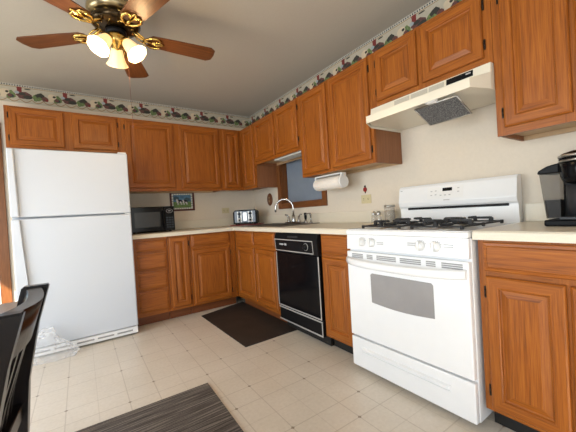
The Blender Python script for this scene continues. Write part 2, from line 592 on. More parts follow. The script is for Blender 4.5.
def border(name, s0, s1, fn, first):
    b = B()
    h = 0.178
    lay = [0.001]

    def P(pts, m, d=0.0):
        pts = [(min(max(a, s0), s1), z) for a, z in pts]
        if max(a for a, z in pts) - min(a for a, z in pts) < 0.002:
            return
        b.poly([fn(a, z, 0.0022 + d) for a, z in pts], m)

    def ell(cx, cz, rx, rz, m, d, n=14, wob=0.0):
        P([(cx + rx * math.cos(2 * PI * k / n) * (1 + wob * math.sin(3 * k)), cz + rz * math.sin(2 * PI * k / n) * (1 + wob * math.cos(2 * k))) for k in range(n)], m, d)

    def R(a0, a1, z0, z1, m, d):
        P([(a0, z0), (a1, z0), (a1, z1), (a0, z1)], m, d)
    # backing sheet has thickness
    q = [fn(s0, 0, 0.0005), fn(s1, 0, 0.0005), fn(s1, h, 0.0005), fn(s0, h, 0.0005)]
    nv = V(fn(s0, 0, 0.0021)) - V(fn(s0, 0, 0.0005))
    b.prism(q, nv, 0)
    R(s0, s1, 0.158, 0.1775, 9, 0.0002)
    R(s0, s1, 0.150, 0.1545, 7, 0.0002)
    k = s0
    while k < s1:
        R(k, k + 0.010, 0.160, 0.172, 1, 0.0006)
        k += 0.019
    t = first - 0.72
    while t < s1 + 0.3:
        if t > s0 - 0.35:
            for j in range(4):      # looped tan ribbon along the foot
                c0 = t + 0.0904 * j
                n = 8
                up = [(c0 + 0.0904 * i / n, 0.042 - 0.028 * math.sin(PI * i / n)) for i in range(n + 1)]
                dn = [(a, z - 0.007) for a, z in up[::-1]]
                if c0 > s0 and c0 + 0.09 < s1:
                    P(up + dn, 7, 0.0004)
            R(t - 0.003, t + 0.003, 0.080, 0.115, 7, 0.0008)
            R(t - 0.018, t + 0.018, 0.104, 0.142, 2, 0.0010)
            P([(t - 0.024, 0.142), (t + 0.024, 0.142), (t + 0.012, 0.156), (t - 0.012, 0.156)], 2, 0.0012)
            ell(t + 0.062, 0.140, 0.026, 0.006, 5, 0.0010)
            ell(t + 0.034, 0.076, 0.060, 0.034, 3, 0.0010, wob=0.12)
            ell(t + 0.060, 0.062, 0.036, 0.020, 5, 0.0014, wob=0.1)
            ell(t + 0.020, 0.090, 0.026, 0.014, 5, 0.0014, wob=0.1)
            ell(t - 0.020, 0.100, 0.018, 0.014, 8, 0.0014)
            ell(t - 0.068, 0.072, 0.038, 0.038, 4, 0.0008, wob=0.18)
            ell(t - 0.060, 0.060, 0.018, 0.016, 1, 0.0012, wob=0.2)
            ell(t - 0.110, 0.088, 0.028, 0.026, 6, 0.0008)
            ell(t + 0.130, 0.066, 0.034, 0.036, 4, 0.0008, wob=0.18)
            ell(t + 0.158, 0.086, 0.036, 0.030, 5, 0.0012, wob=0.15)
            ell(t + 0.150, 0.060, 0.020, 0.016, 4, 0.0016, wob=0.2)
            ell(t + 0.194, 0.062, 0.028, 0.024, 3, 0.0014, wob=0.1)
            ell(t + 0.208, 0.050, 0.013, 0.012, 2, 0.0018)
            ell(t + 0.252, 0.092, 0.036, 0.030, 6, 0.0010)
            ell(t + 0.240, 0.058, 0.024, 0.020, 6, 0.0012)
            ell(t + 0.270, 0.096, 0.013, 0.011, 5, 0.0014)
            ell(t + 0.288, 0.064, 0.018, 0.017, 3, 0.0014, wob=0.1)
        t += 0.3615
    return struct(b.build(name, BC))


border('trim_1', XL + 0.01, -0.004, lambda s, z, d: (s, -d, 2.271 + z), -2.513)
border('trim_2', 0.006, 5.9, lambda s, z, d: (-d, -s, 2.271 + z), 0.812)

# ------------------------------------------------------------------ cabinets
FB, FU = -0.61, -0.3156      # face planes of base and wall cabinets


class Run:
    """s runs along the wall; maps (s, depth from wall, z) to the room. back run: s = x ; right run: s = -y"""
    def __init__(s, right):
        s.right = right
        s.U = V((0, -1, 0)) if right else V((1, 0, 0))
        s.Nn = V((-1, 0, 0)) if right else V((0, -1, 0))
        s.hm = OAKY if right else OAKX

    def pt(s, a, d, z):
        return V((-d, -a, z)) if s.right else V((a, -d, z))

    def box(s, b, a0, a1, d0, d1, z0, z1, m=0, bev=0.0):
        p, q = s.pt(a0, d0, z0), s.pt(a1, d1, z1)
        b.box(p.x, q.x, p.y, q.y, p.z, q.z, m, bev)


BACK, RIGHT = Run(False), Run(True)
DOORR = [(0, 0), (0, 0.009), (0.003, 0.0135), (0.009, 0.017), (0.046, 0.017), (0.050, 0.0140), (0.0525, 0.0065), (0.058, 0.0050), (0.082, 0.0135), (0.085, 0.0150)]
DRAWR = [(0, 0), (0, 0.010), (0.004, 0.0135), (0.015, 0.0150), (0.019, 0.0195)]


def hinge(run, parent, a, d, z):
    b = B()
    run.box(b, a - 0.0045, a + 0.0045, d, d + 0.004, z - 0.026, z + 0.026)
    p, q = run.pt(a, d + 0.006, z - 0.017), run.pt(a, d + 0.006, z + 0.017)
    b.tube([p, q], 0.0042, 0, 6)
    b.build('hinge', HINGE, parent)


def door(run, root, a0, a1, d, z0, z1, hs=None, name='door', narrow=False):
    b = B()
    rings = DOORR
    wmin = min(a1 - a0, z1 - z0)
    if wmin < 0.19:
        k = wmin / 0.21
        rings = [(i * k if i > 0.01 else i, dd) for i, dd in DOORR]
    b.panel(run.pt(a0, d + 0.001, z0), run.U, run.Nn, a1 - a0, z1 - z0, rings)
    o = b.build(name, [OAKZ, run.hm], root)
    if hs:
        a = a0 - 0.006 if hs == 'l' else a1 + 0.006
        hh = min(0.075, (z1 - z0) * 0.2)
        for z in (z0 + hh, z1 - hh):
            hinge(run, o, a, d + 0.0005, z)
    return o


def drawer(run, root, a0, a1, d, z0, z1, name='drawer_front'):
    b = B()
    b.panel(run.pt(a0, d + 0.001, z0), run.U, run.Nn, a1 - a0, z1 - z0, DRAWR, 1, 1, 1)
    return b.build(name, [OAKZ, run.hm], root)


def frame(run, root, a0, a1, d, z0, z1, stiles, rails, sw=0.038):
    """face frame: end stiles, inner stiles at given positions, rails as (z0, z1)"""
    b = B()
    xs = [(a0, a0 + sw), (a1 - sw, a1)] + [(q - 0.045, q + 0.045) for q in stiles]
    for p, q in xs:
        run.box(b, p, q, d - 0.02, d, z0, z1, 0)
    xs.sort()
    for (p0, p1), (q0, q1) in zip(xs, xs[1:]):
        for r0, r1 in rails:
            run.box(b, p1, q0, d - 0.02, d - 0.0003, r0, r1, 1)
    return b.build('face_frame', [OAKZ, run.hm], root)


def base_cab(run, a0, a1, label, toe=None, toed=0.535, dep0=0.004, hollow=False):
    root = thing('base_cabinet', run.pt((a0 + a1) / 2, 0.3, 0), label, 'cabinet', 'oak base cabinets')
    b = B()
    e = 0.001
    if hollow:
        run.box(b, a0 + e, a0 + 0.018, dep0, 0.589, 0.10, 0.872)
        run.box(b, a1 - 0.018, a1 - e, dep0, 0.589, 0.10, 0.872)
        run.box(b, a0 + 0.018, a1 - 0.018, dep0, 0.589, 0.10, 0.118)
        run.box(b, a0 + 0.018, a1 - 0.018, dep0, 0.016, 0.118, 0.872)
    else:
        run.box(b, a0 + e, a1 - e, dep0, 0.589, 0.10, 0.872)
    b.build('carcass', SIDE, root)
    b = B()
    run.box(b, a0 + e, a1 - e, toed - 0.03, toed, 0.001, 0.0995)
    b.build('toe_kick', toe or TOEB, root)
    return root


d = 0.61
Z0, Z1 = 0.10, 0.874
# back run, from the fridge to the corner
r = base_cab(BACK, -1.688, -1.372, 'oak base cabinet with four stacked drawers beside the white fridge', TOE)
frame(BACK, r, -1.687, -1.373, d, Z0, Z1, [], [(0.10, 0.16), (0.84, 0.874), (0.70, 0.755), (0.525, 0.57), (0.335, 0.378)], 0.03)
for z0, z1 in ((0.742, 0.846), (0.560, 0.716), (0.368, 0.535), (0.140, 0.345)):
    drawer(BACK, r, -1.662, -1.386, d, z0, z1, 'drawer')
r = base_cab(BACK, -1.370, -1.142, 'narrow oak base cabinet with one tall door beside the drawer stack', TOE)
frame(BACK, r, -1.369, -1.143, d, Z0, Z1, [], [(0.10, 0.14), (0.85, 0.874)], 0.025)
door(BACK, r, -1.352, -1.160, d, 0.128, 0.858, 'r')
r = base_cab(BACK, -1.140, -0.612, 'oak corner base cabinet with one drawer above a square door', TOE)
frame(BACK, r, -1.139, -0.613, d, Z0, Z1, [-0.6895], [(0.10, 0.14), (0.85, 0.874), (0.70, 0.74)], 0.03)
drawer(BACK, r, -1.120, -0.690, d, 0.738, 0.862, 'drawer')
door(BACK, r, -1.120, -0.690, d, 0.118, 0.706, 'r')
# right run: sink base, filler cabinet, cabinet right of the range
r = base_cab(RIGHT, 0.614, 1.534, 'oak sink base cabinet with two doors left of the black dishwasher', TOEY, hollow=True)
frame(RIGHT, r, 0.615, 1.533, d, Z0, Z1, [1.093], [(0.10, 0.15), (0.85, 0.874), (0.69, 0.735)], 0.055)
for a0, a1, hs in ((0.665, 1.083, 'l'), (1.103, 1.505, 'r')):
    drawer(RIGHT, r, a0, a1, d, 0.728, 0.860, 'false_drawer_front')
    door(RIGHT, r, a0, a1, d, 0.135, 0.694, None)
r = base_cab(RIGHT, 2.151, 2.466, 'narrow oak base cabinet with one drawer between dishwasher and white range')
frame(RIGHT, r, 2.152, 2.465, d, Z0, Z1, [], [(0.10, 0.14), (0.85, 0.874), (0.69, 0.73)], 0.03)
drawer(RIGHT, r, 2.170, 2.452, d, 0.722, 0.860, 'drawer')
door(RIGHT, r, 2.170, 2.452, d, 0.118, 0.698, None)
r = base_cab(RIGHT, 3.246, 4.06, 'oak base cabinet with one wide drawer and two doors right of the range')
frame(RIGHT, r, 3.247, 4.059, d, Z0, Z1, [3.553], [(0.10, 0.14), (0.855, 0.874), (0.70, 0.745)], 0.034)
drawer(RIGHT, r, 3.272, 4.03, d, 0.735, 0.862, 'drawer')
door(RIGHT, r, 3.276, 3.548, d, 0.118, 0.712, 'l')
door(RIGHT, r, 3.560, 4.03, d, 0.118, 0.712, 'r')


def wall_cab(run, a0, a1, z0, z1, label, rec=0.025, start=0.004, side=SIDE):
    root = thing('wall_cabinet', run.pt((a0 + a1) / 2, 0.15, z0), label, 'cabinet', 'oak wall cabinets')
    b = B()
    e = 0.001
    run.box(b, a0 + e, a0 + 0.016, start, 0.2955, z0 + 0.002, z1)
    run.box(b, a1 - 0.016, a1 - e, start, 0.2955, z0 + 0.002, z1)
    run.box(b, a0 + 0.017, a1 - 0.017, start, 0.012, z0 + rec + 0.016, z1)
    run.box(b, a0 + 0.017, a1 - 0.017, start, 0.2955, z1 - 0.015, z1)
    b.build('carcass', side, root)
    b = B()
    run.box(b, a0 + 0.017, a1 - 0.017, start, 0.2955, z0 + rec, z0 + rec + 0.015)
    run.box(b, a0 + 0.017, a1 - 0.017, start, 0.022, z0 + 0.002, z0 + rec - 0.0005)
    b.build('bottom_panel', LOAK, root)
    return root


du = -FU
UT = 2.138
r = wall_cab(BACK, -2.592, -1.692, 1.765, UT, 'short two-door oak wall cabinet above the white fridge')
frame(BACK, r, -2.592, -1.692, du, 1.765, UT, [-2.136], [(1.765, 1.80), (2.10, UT)])
door(BACK, r, -2.562, -2.170, du, 1.785, 2.122, 'l')
door(BACK, r, -2.102, -1.724, du, 1.785, 2.122, 'r')
r = wall_cab(BACK, -1.690, -0.602, 1.365, UT, 'tall two-door oak wall cabinet above the black microwave')
frame(BACK, r, -1.690, -0.602, du, 1.365, UT, [-1.135], [(1.365, 1.405), (2.10, UT)])
door(BACK, r, -1.652, -1.168, du, 1.398, 2.118, 'l')
door(BACK, r, -1.100, -0.626, du, 1.398, 2.118, None)
# corner wall cabinet, an L with one door on each run
r = thing('wall_cabinet', (-0.3, -0.3, 1.365), 'L-shaped oak corner wall cabinet above the toaster', 'cabinet', 'oak wall cabinets')
b = B()
b.box(-0.600, -0.004, -0.2955, -0.004, 1.390, UT)
b.box(-0.2955, -0.004, -0.650, -0.297, 1.390, UT)
b.box(-0.2955, -0.004, -0.666, -0.651, 1.367, UT)
b.build('carcass', SIDE, r)
b = B()
b.box(-0.600, -0.3157, -0.3156, -0.297, 1.365, 1.398, 1)
b.box(-0.600, -0.555, -0.3156, -0.297, 1.3985, UT, 0)
b.box(-0.362, -0.3157, -0.3156, -0.297, 1.3985, UT, 0)
b.box(-0.554, -0.363, -0.3153, -0.297, 2.10, UT, 1)
b.box(-0.3156, -0.2965, -0.668, -0.3157, 1.365, 1.398, 2)
b.box(-0.3156, -0.2965, -0.668, -0.640, 1.3985, UT, 0)
b.box(-0.3156, -0.2965, -0.384, -0.3157, 1.3985, UT, 0)
b.box(-0.3153, -0.2965, -0.639, -0.385, 2.10, UT, 2)
b.build('face_frame', [OAKZ, OAKX, OAKY], r)
door(BACK, r, -0.568, -0.352, du, 1.398, 2.118, None)
door(RIGHT, r, 0.372, 0.648, du, 1.398, 2.118, None)
ZS = 1.635
r = wall_cab(RIGHT, 0.670, 1.588, ZS, UT, 'short two-door oak wall cabinet above the sink window', 0.028)
frame(RIGHT, r, 0.670, 1.588, du, ZS, UT, [1.150], [(ZS, ZS + 0.04), (2.10, UT)])
door(RIGHT, r, 0.700, 1.133, du, ZS + 0.034, 2.120, 'l')
door(RIGHT, r, 1.168, 1.562, du, ZS + 0.034, 2.120, 'r')
r = wall_cab(RIGHT, 1.590, 2.462, 1.365, UT, 'tall two-door oak wall cabinet holding the paper towel roll')
frame(RIGHT, r, 1.590, 2.462, du, 1.365, UT, [2.004], [(1.365, 1.405), (2.10, UT)])
door(RIGHT, r, 1.612, 1.982, du, 1.392, 2.120, None)
door(RIGHT, r, 2.026, 2.434, du, 1.392, 2.120, 'r')
r = wall_cab(RIGHT, 2.464, 3.234, 1.742, UT, 'short two-door oak wall cabinet above the cream range hood', 0.02)
frame(RIGHT, r, 2.464, 3.234, du, 1.742, UT, [2.838], [(1.742, 1.79), (2.10, UT)], 0.05)
door(RIGHT, r, 2.508, 2.822, du, 1.783, 2.120, 'l')
door(RIGHT, r, 2.854, 3.194, du, 1.783, 2.120, 'r')
r = wall_cab(RIGHT, 3.236, 4.06, 1.365, UT, 'tall two-door oak wall cabinet above the black coffee maker')
frame(RIGHT, r, 3.236, 4.06, du, 1.365, UT, [3.536], [(1.365, 1.41), (2.10, UT)], 0.04)
door(RIGHT, r, 3.272, 3.527, du, 1.402, 2.120, 'l')
door(RIGHT, r, 3.545, 4.03, du, 1.402, 2.120, 'r')

# light strip under the sink wall cabinet
r = thing('under_cabinet_light', (-0.21, -1.2, ZS - 0.02), 'white strip light under the short cabinet above the sink', 'light')
b = B(); b.box(-0.285, -0.13, -1.57, -1.02, ZS + 0.008, ZS + 0.0275, 0, 0.004); b.build('housing', WHITEM, r)
b = B(); b.box(-0.275, -0.140, -1.555, -1.035, ZS - 0.010, ZS + 0.0075, 0, 0.004); b.build('diffuser', PANE, r)

# ------------------------------------------------------------------ countertops
SX0, SX1, SY0, SY1 = -0.545, -0.095, -1.50, -0.72     # sink cut-out
ct = thing('countertop', (-0.3, -1.2, 0.875), 'L-shaped cream laminate countertop running around the corner under the toaster and sink', 'countertop')
b = B()
zb, zt = 0.8755, 0.914
b.box(-1.688, -0.64, -0.62, -0.004, zb, zt)
b.box(-0.64, -0.004, -0.64, -0.004, zb, zt)
b.box(-0.62, SX0, -2.466, -0.64, zb, zt)
b.box(SX1, -0.004, -2.466, -0.64, zb, zt)
b.box(SX0, SX1, SY1, -0.64, zb, zt)
b.box(SX0, SX1, -2.466, SY0, zb, zt)
# rolled front noses
def nose(b, p, q):
    p, q = V(p), V(q)
    t = (q - p).normalized()
    n = V((0, 0, 1)).cross(t)
    prof = [(0, zt), (0.014, zt - 0.001), (0.022, zt - 0.008), (0.024, zt - 0.018), (0.024, zb - 0.002), (0, zb - 0.002)]
    a = [b.bm.verts.new(V((p.x, p.y, 0)) + n * u + V((0, 0, z))) for u, z in prof]
    c = [b.bm.verts.new(V((q.x, q.y, 0)) + n * u + V((0, 0, z))) for u, z in prof]
    for i in range(6):
        b.face([a[i], a[(i + 1) % 6], c[(i + 1) % 6], c[i]])
    b.face(a); b.face(c[::-1])
nose(b, (-0.64, -0.62, 0), (-1.688, -0.62, 0))
nose(b, (-0.62, -2.466, 0), (-0.62, -0.62, 0))
b.build('worktop', LAM, ct)
b = B()
b.box(-1.688, -0.004, -0.022, -0.004, 0.9145, 1.015, 0, 0.003)
b.box(-0.022, -0.004, -2.466, -0.023, 0.9145, 1.015, 0, 0.003)
b.build('backsplash', LAM, ct)
c2 = thing('countertop', (-0.3, -3.6, 0.875), 'straight cream laminate countertop under the coffee maker', 'countertop')
b = B()
b.box(-0.62, -0.004, -4.06, -3.240, zb, zt)
nose(b, (-0.62, -4.06, 0), (-0.62, -3.240, 0))
b.build('worktop', LAM, c2)
b = B(); b.box(-0.022, -0.004, -4.06, -3.240, 0.9145, 1.015, 0, 0.003); b.build('backsplash', LAM, c2)

# ------------------------------------------------------------------ sink and faucet
sk = thing('kitchen_sink', (-0.32, -1.11, 0.914), 'stainless steel sink set in the counter below the window', 'sink')
b = B()
zz = 0.9148
for (x0, x1, y0, y1) in ((-0.565, -0.525, -1.52, -0.70), (-0.155, -0.075, -1.52, -0.70), (-0.525, -0.155, -0.74, -0.70), (-0.525, -0.155, -1.52, -1.48), (-0.525, -0.155, -1.125, -1.095)):
    b.box(x0, x1, y0, y1, zz, zz + 0.007, 0, 0.003)
b.build('rim', SINKM, sk)
for y0, y1 in ((-1.479, -1.126), (-1.094, -0.741)):
    b = B()
    x0, x1 = -0.524, -0.156
    zl = 0.76
    t = 0.004
    b.box(x0, x1, y0, y1, zl - t, zl)
    b.box(x0, x0 + t, y0, y1, zl, zz + 0.004)
    b.box(x1 - t, x1, y0, y1, zl, zz + 0.004)
    b.box(x0 + t, x1 - t, y0, y0 + t, zl, zz + 0.004)
    b.box(x0 + t, x1 - t, y1 - t, y1, zl, zz + 0.004)
    bw = b.build('bowl', SINKM, sk)
    b = B(); b.lathe([(0.045, 0), (0.045, 0.003), (0.03, 0.004), (0.028, 0.001)], ((x0 + x1) / 2, (y0 + y1) / 2, zl + 0.0005), 0, 18); b.build('drain', CHROME, bw)
fa = thing('faucet', (-0.115, -1.12, 0.922), 'chrome gooseneck faucet with two lever handles behind the sink', 'faucet')
fz = 0.9222
b = B(); b.box(-0.142, -0.088, -1.27, -0.97, fz, fz + 0.012, 0, 0.005); b.build('deck_plate', CHROME, fa)
b = B()
p0, dirv = V((-0.115, -1.12, 0)), V((-0.62, 0.78, 0)).normalized()
pts = [p0 + V((0, 0, fz + 0.0125)), p0 + V((0, 0, 1.09))]
for k in range(1, 13):
    a = PI * k / 12
    pts.append(p0 + dirv * (0.105 * (1 - math.cos(a))) + V((0, 0, 1.09 + 0.105 * math.sin(a))))
pts.append(pts[-1] + V((0, 0, -0.035)))
b.tube(pts, 0.0105, 0, 10)
b.lathe([(0.026, 0), (0.026, 0.01), (0.018, 0.05), (0.014, 0.075)], (p0.x, p0.y, fz + 0.0125), 0, 16)
b.build('spout', CHROME, fa)
for yy, sg in ((-1.02, 1), (-1.22, -1)):
    b = B()
    b.lathe([(0.022, 0), (0.022, 0.008), (0.013, 0.03), (0.014, 0.055), (0.010, 0.062)], (-0.115, yy, fz + 0.0125), 0, 14)
    b.tube([(-0.115, yy, fz + 0.07), (-0.118, yy + sg * 0.02, fz + 0.090), (-0.125, yy + sg * 0.055, fz + 0.094)], [0.008, 0.006, 0.007], 0, 8)
    b.build('lever_handle', CHROME, fa)
sp = thing('side_sprayer', (-0.115, -1.335, 0.922), 'chrome side sprayer with black grip right of the faucet', 'sprayer')
b = B(); b.lathe([(0.022, 0), (0.022, 0.006), (0.014, 0.022), (0.012, 0.035)], (-0.115, -1.335, fz), 0, 14); b.build('holder', CHROME, sp)
b = B(); b.lathe([(0.011, 0.0355), (0.015, 0.06), (0.014, 0.085), (0.017, 0.10), (0.012, 0.108)], (-0.115, -1.335, fz), 0, 14); b.build('spray_head', BLACK, sp)
sd = thing('soap_dispenser', (-0.115, -1.425, 0.922), 'small chrome pump soap dispenser at the far right of the faucet row', 'soap dispenser')
b = B(); b.lathe([(0.018, 0), (0.018, 0.006), (0.009, 0.015), (0.007, 0.075), (0.012, 0.078), (0.012, 0.09)], (-0.115, -1.425, fz), 0, 14); b.build('pump', CHROME, sd)
b = B(); b.tube([(-0.115, -1.425, fz + 0.098), (-0.15, -1.425, fz + 0.098), (-0.185, -1.425, fz + 0.088)], 0.0065, 0, 8); b.build('nozzle', CHROME, sd)

# ------------------------------------------------------------------ dishwasher
dw = thing('dishwasher', (-0.3, -1.842, 0), 'black built-in dishwasher with chrome trim between oak cabinets', 'dishwasher')
y0, y1 = -2.146, -1.539
b = B(); b.box(-0.60, -0.03, y0, y1, 0.10, 0.872); b.build('tub', BLACK, dw)
b = B()
b.prism([(-0.601, y0 + 0.004, 0.705), (-0.640, y0 + 0.004, 0.700), (-0.648, y0 + 0.004, 0.82), (-0.632, y0 + 0.004, 0.868), (-0.601, y0 + 0.004, 0.868)], (0, y1 - y0 - 0.008, 0), 0, 0.004)
cp = b.build('control_panel', BLACK, dw)
b = B()
for (a, z0_, z1_) in ((0, 0.808, 0.815), (1, 0.712, 0.719)):
    xx = -0.6475 if a == 0 else -0.6418
    b.box(xx - 0.002, xx, y0 + 0.055, y1 - 0.012, z0_, z1_)
for yy in (y0 + 0.055, y1 - 0.018):
    b.prism([(-0.6485, yy, 0.808), (-0.6425, yy, 0.719), (-0.6395, yy, 0.719), (-0.6455, yy, 0.808)], (0, 0.006, 0))
b.build('chrome_trim', TRIM, cp)
b = B()
ry = Matrix.Rotation(-PI / 2, 4, 'Y')
b.lathe([(0.026, 0), (0.026, 0.006), (0.020, 0.008), (0.019, 0.022), (0.010, 0.024)], (-0.6455, -2.005, 0.765), 0, 20, ry)
dk = b.build('dial_knob', BLACK, cp)
b = B(); b.lathe([(0.026, 0.0), (0.029, 0.0), (0.029, 0.004), (0.026, 0.004), (0.026, 0.0)], (-0.6455, -2.005, 0.765), 0, 20, ry, False); b.build('dial_ring', TRIM, dk)
b = B(); b.box(-0.6486, -0.6450, -1.690, -1.628, 0.765, 0.777); b.box(-0.6486, -0.6450, -1.735, -1.705, 0.762, 0.780); b.build('push_buttons', LGREY, cp)
b = B(); b.box(-0.652, -0.640, -1.90, -1.76, 0.832, 0.846, 0, 0.003); b.build('latch', DKSTEEL, cp)
b = B(); b.box(-0.634, -0.601, y0 + 0.006, y1 - 0.006, 0.215, 0.697, 0, 0.004); dr = b.build('door', BLACKG, dw)
b = B()
b.box(-0.638, -0.6345, y0 + 0.005, y0 + 0.014, 0.216, 0.696)
b.box(-0.638, -0.6345, y1 - 0.014, y1 - 0.005, 0.216, 0.696)
b.box(-0.638, -0.6345, y0 + 0.015, y1 - 0.015, 0.216, 0.225)
b.build('door_trim', TRIM, dr)
b = B(); b.box(-0.630, -0.601, y0 + 0.006, y1 - 0.006, 0.085, 0.205, 0, 0.003); kp = b.build('lower_panel', BLACK, dw)
b = B()
b.box(-0.634, -0.6305, y0 + 0.006, y1 - 0.006, 0.086, 0.096)
b.box(-0.634, -0.6305, y0 + 0.006, y1 - 0.006, 0.194, 0.204)
b.box(-0.634, -0.6305, y0 + 0.006, y0 + 0.014, 0.097, 0.193)
b.build('panel_trim', TRIM, kp)
b = B(); b.box(-0.56, -0.53, y0 + 0.004, y1 - 0.004, 0.001, 0.084); b.build('toe_kick', TOEB, dw)

# ------------------------------------------------------------------ gas range
st = thing('gas_range', (-0.34, -2.853, 0), 'white freestanding gas range with black grates and oven window', 'stove')
y0, y1 = -3.232, -2.474
b = B(); b.box(-0.636, -0.02, y0, y1, 0.03, 0.8795, 0, 0.003); b.build('body', WHITE, st)
b = B(); b.box(-0.668, -0.02, y0, y1, 0.880, 0.908, 0, 0.006)
b.box(-0.655, -0.635, y0 + 0.004, y1 - 0.004, 0.9075, 0.912, 0, 0.002)
b.box(-0.634, -0.10, y0 + 0.004, y0 + 0.02, 0.9075, 0.912, 0, 0.002)
b.box(-0.634, -0.10, y1 - 0.02, y1 - 0.004, 0.9075, 0.912, 0, 0.002)
b.build('cooktop', WHITE, st)
b = B()
b.prism([(-0.637, y0 + 0.002, 0.786), (-0.666, y0 + 0.002, 0.786), (-0.660, y0 + 0.002, 0.879), (-0.637, y0 + 0.002, 0.879)], (0, y1 - y0 - 0.004, 0), 0, 0.002)
cp = b.build('control_panel', WHITE, st)
tilt = Matrix.Rotation(-PI / 2 + 0.056, 4, 'Y')
for yy in (-2.606, -2.680, -2.996, -3.078):
    b = B()
    c0 = V((-0.6645, yy, 0.834))
    b.lathe([(0.0245, 0), (0.0245, 0.004), (0.0195, 0.006), (0.0185, 0.018), (0.010, 0.021)], c0, 0, 20, tilt)
    kn = b.build('knob', WHITEM, cp)
    b = B(); b.box(-0.695, -0.681, yy - 0.005, yy + 0.005, 0.812, 0.860, 0, 0.002); b.build('knob_grip', WHITEM, kn)
    b = B()
    for k in range(7):
        a = PI * (0.15 + 0.7 * k / 6)
        b.box(-0.6652, -0.6635, yy + 0.031 * math.cos(a) - 0.0022, yy + 0.031 * math.cos(a) + 0.0022, 0.834 + 0.028 * math.sin(a) - 0.0022, 0.834 + 0.028 * math.sin(a) + 0.0022)
    b.build('dial_marks', LGREY, kn)
for grp in (((-2.742, 0.838), (-2.742, 0.828)), ((-2.944, 0.845), (-2.944, 0.834)), ((-3.140, 0.846), (-3.140, 0.835))):
    b = B()
    for yy, z in grp:
        b.box(-0.6672, -0.6655 + (z - 0.786) * 0.056, yy - 0.022, yy + 0.022, z - 0.002, z + 0.002)
    b.build('panel_print', LGREY, cp)
# oven door: frame around the window, vents at the top
b = B()
dx0, dx1 = -0.670, -0.637
b.box(dx0, dx1, y0 + 0.002, y1 - 0.002, 0.232, 0.773, 0, 0.006)
od = b.build('oven_door', WHITE, st)
b = B()
for a0, a1 in ((-2.612, -2.522), (-2.686, -2.642), (-2.848, -2.716), (-2.998, -2.874), (-3.076, -3.026), (-3.205, -3.106)):
    for zz_ in (0.738, 0.748, 0.758):
        b.box(dx0 - 0.0012, dx0 + 0.002, a0, a1, zz_ - 0.0034, zz_ + 0.0034)
b.build('vent_slots', GREYP, od)
b = B()
# window with rounded corners and an arched lower edge
pts = []
ya, yb_, za, zb_ = -3.058, -2.664, 0.474, 0.650
for k in range(13):
    u = k / 12
    pts.append((yb_ + (ya - yb_) * u, za - 0.012 * math.sin(PI * u)))
pts += [(ya, zb_ - 0.010), (ya + 0.010, zb_), (yb_ - 0.010, zb_), (yb_, zb_ - 0.010)]
b.prism([(dx0 - 0.0022, a, z) for a, z in pts], (0.004, 0, 0), 0)
b.build('oven_window', OVENG, od)
b = B()
# bowed handle: ends at the door, middle standing off
n = 18
hp = []
for k in range(n + 1):
    u = k / n
    yy = y1 - 0.010 + (y0 + 0.020 - y1) * u
    off = 0.052 * (1 - abs(2 * u - 1) ** 5)
    hp.append((yy, dx0 - 0.004 - off, 0.716 - 0.010 * math.sin(PI * u)))
prof = [(0.010, 0.020), (-0.004, 0.024), (-0.014, 0.014), (-0.016, -0.004), (-0.010, -0.018), (0.004, -0.022), (0.010, -0.014)]
rings = []
for yy, xx, z in hp:
    rings.append([b.bm.verts.new((min(xx + px_, dx0 - 0.0005), yy, z + pz)) for px_, pz in prof])
for a, c in zip(rings, rings[1:]):
    for k in range(len(prof)):
        b.face([a[k], a[(k + 1) % len(prof)], c[(k + 1) % len(prof)], c[k]]).smooth = True
b.face(rings[0]); b.face(rings[-1][::-1])
b.build('door_handle', WHITE, od)
b = B()
b.box(-0.668, -0.637, y0 + 0.002, y1 - 0.002, 0.032, 0.220, 0, 0.005)
b.prism([(-0.6685, -2.56, 0.168), (-0.6685, -3.12, 0.168), (-0.6800, -3.11, 0.160), (-0.6800, -2.57, 0.160)], (0, 0, -0.012), 0)
b.prism([(-0.6685, -2.56, 0.140), (-0.6685, -3.12, 0.140), (-0.6725, -3.11, 0.137), (-0.6725, -2.57, 0.137)], (0, 0, -0.008), 0)
b.build('storage_drawer', WHITE, st)
for xx in (-0.60, -0.08):
    for yy in (y0 + 0.05, y1 - 0.05):
        b = B(); b.lathe([(0.020, 0.0005), (0.020, 0.012), (0.012, 0.014), (0.012, 0.0298)], (xx, yy, 0), 0, 12); b.build('levelling_foot', BLACK, st)
# backguard
b = B()
sec = [(-0.020, 0.9085), (-0.070, 0.9085), (-0.074, 1.020), (-0.092, 1.034), (-0.098, 1.06), (-0.080, 1.165), (-0.066, 1.182), (-0.020, 1.184)]
b.prism([(x, y0 + 0.001, z) for x, z in sec], (0, y1 - y0 - 0.002, 0), 0, 0.003)
bgd = b.build('backguard', WHITE, st)
b = B(); b.box(-0.0785, -0.070, -3.185, -2.540, 1.008, 1.026); b.build('vent_slot', BLACK, bgd)


def onslope(z):   # face of the backguard
    return -0.098 + (z - 1.06) / (1.165 - 1.06) * 0.018


def plate(b, ya, yb2, z0_, z1_, th, m=0):
    b.prism([(onslope(z0_) - th, ya, z0_), (onslope(z0_) + 0.001, ya, z0_), (onslope(z1_) + 0.001, ya, z1_), (onslope(z1_) - th, ya, z1_)], (0, yb2 - ya, 0), m)


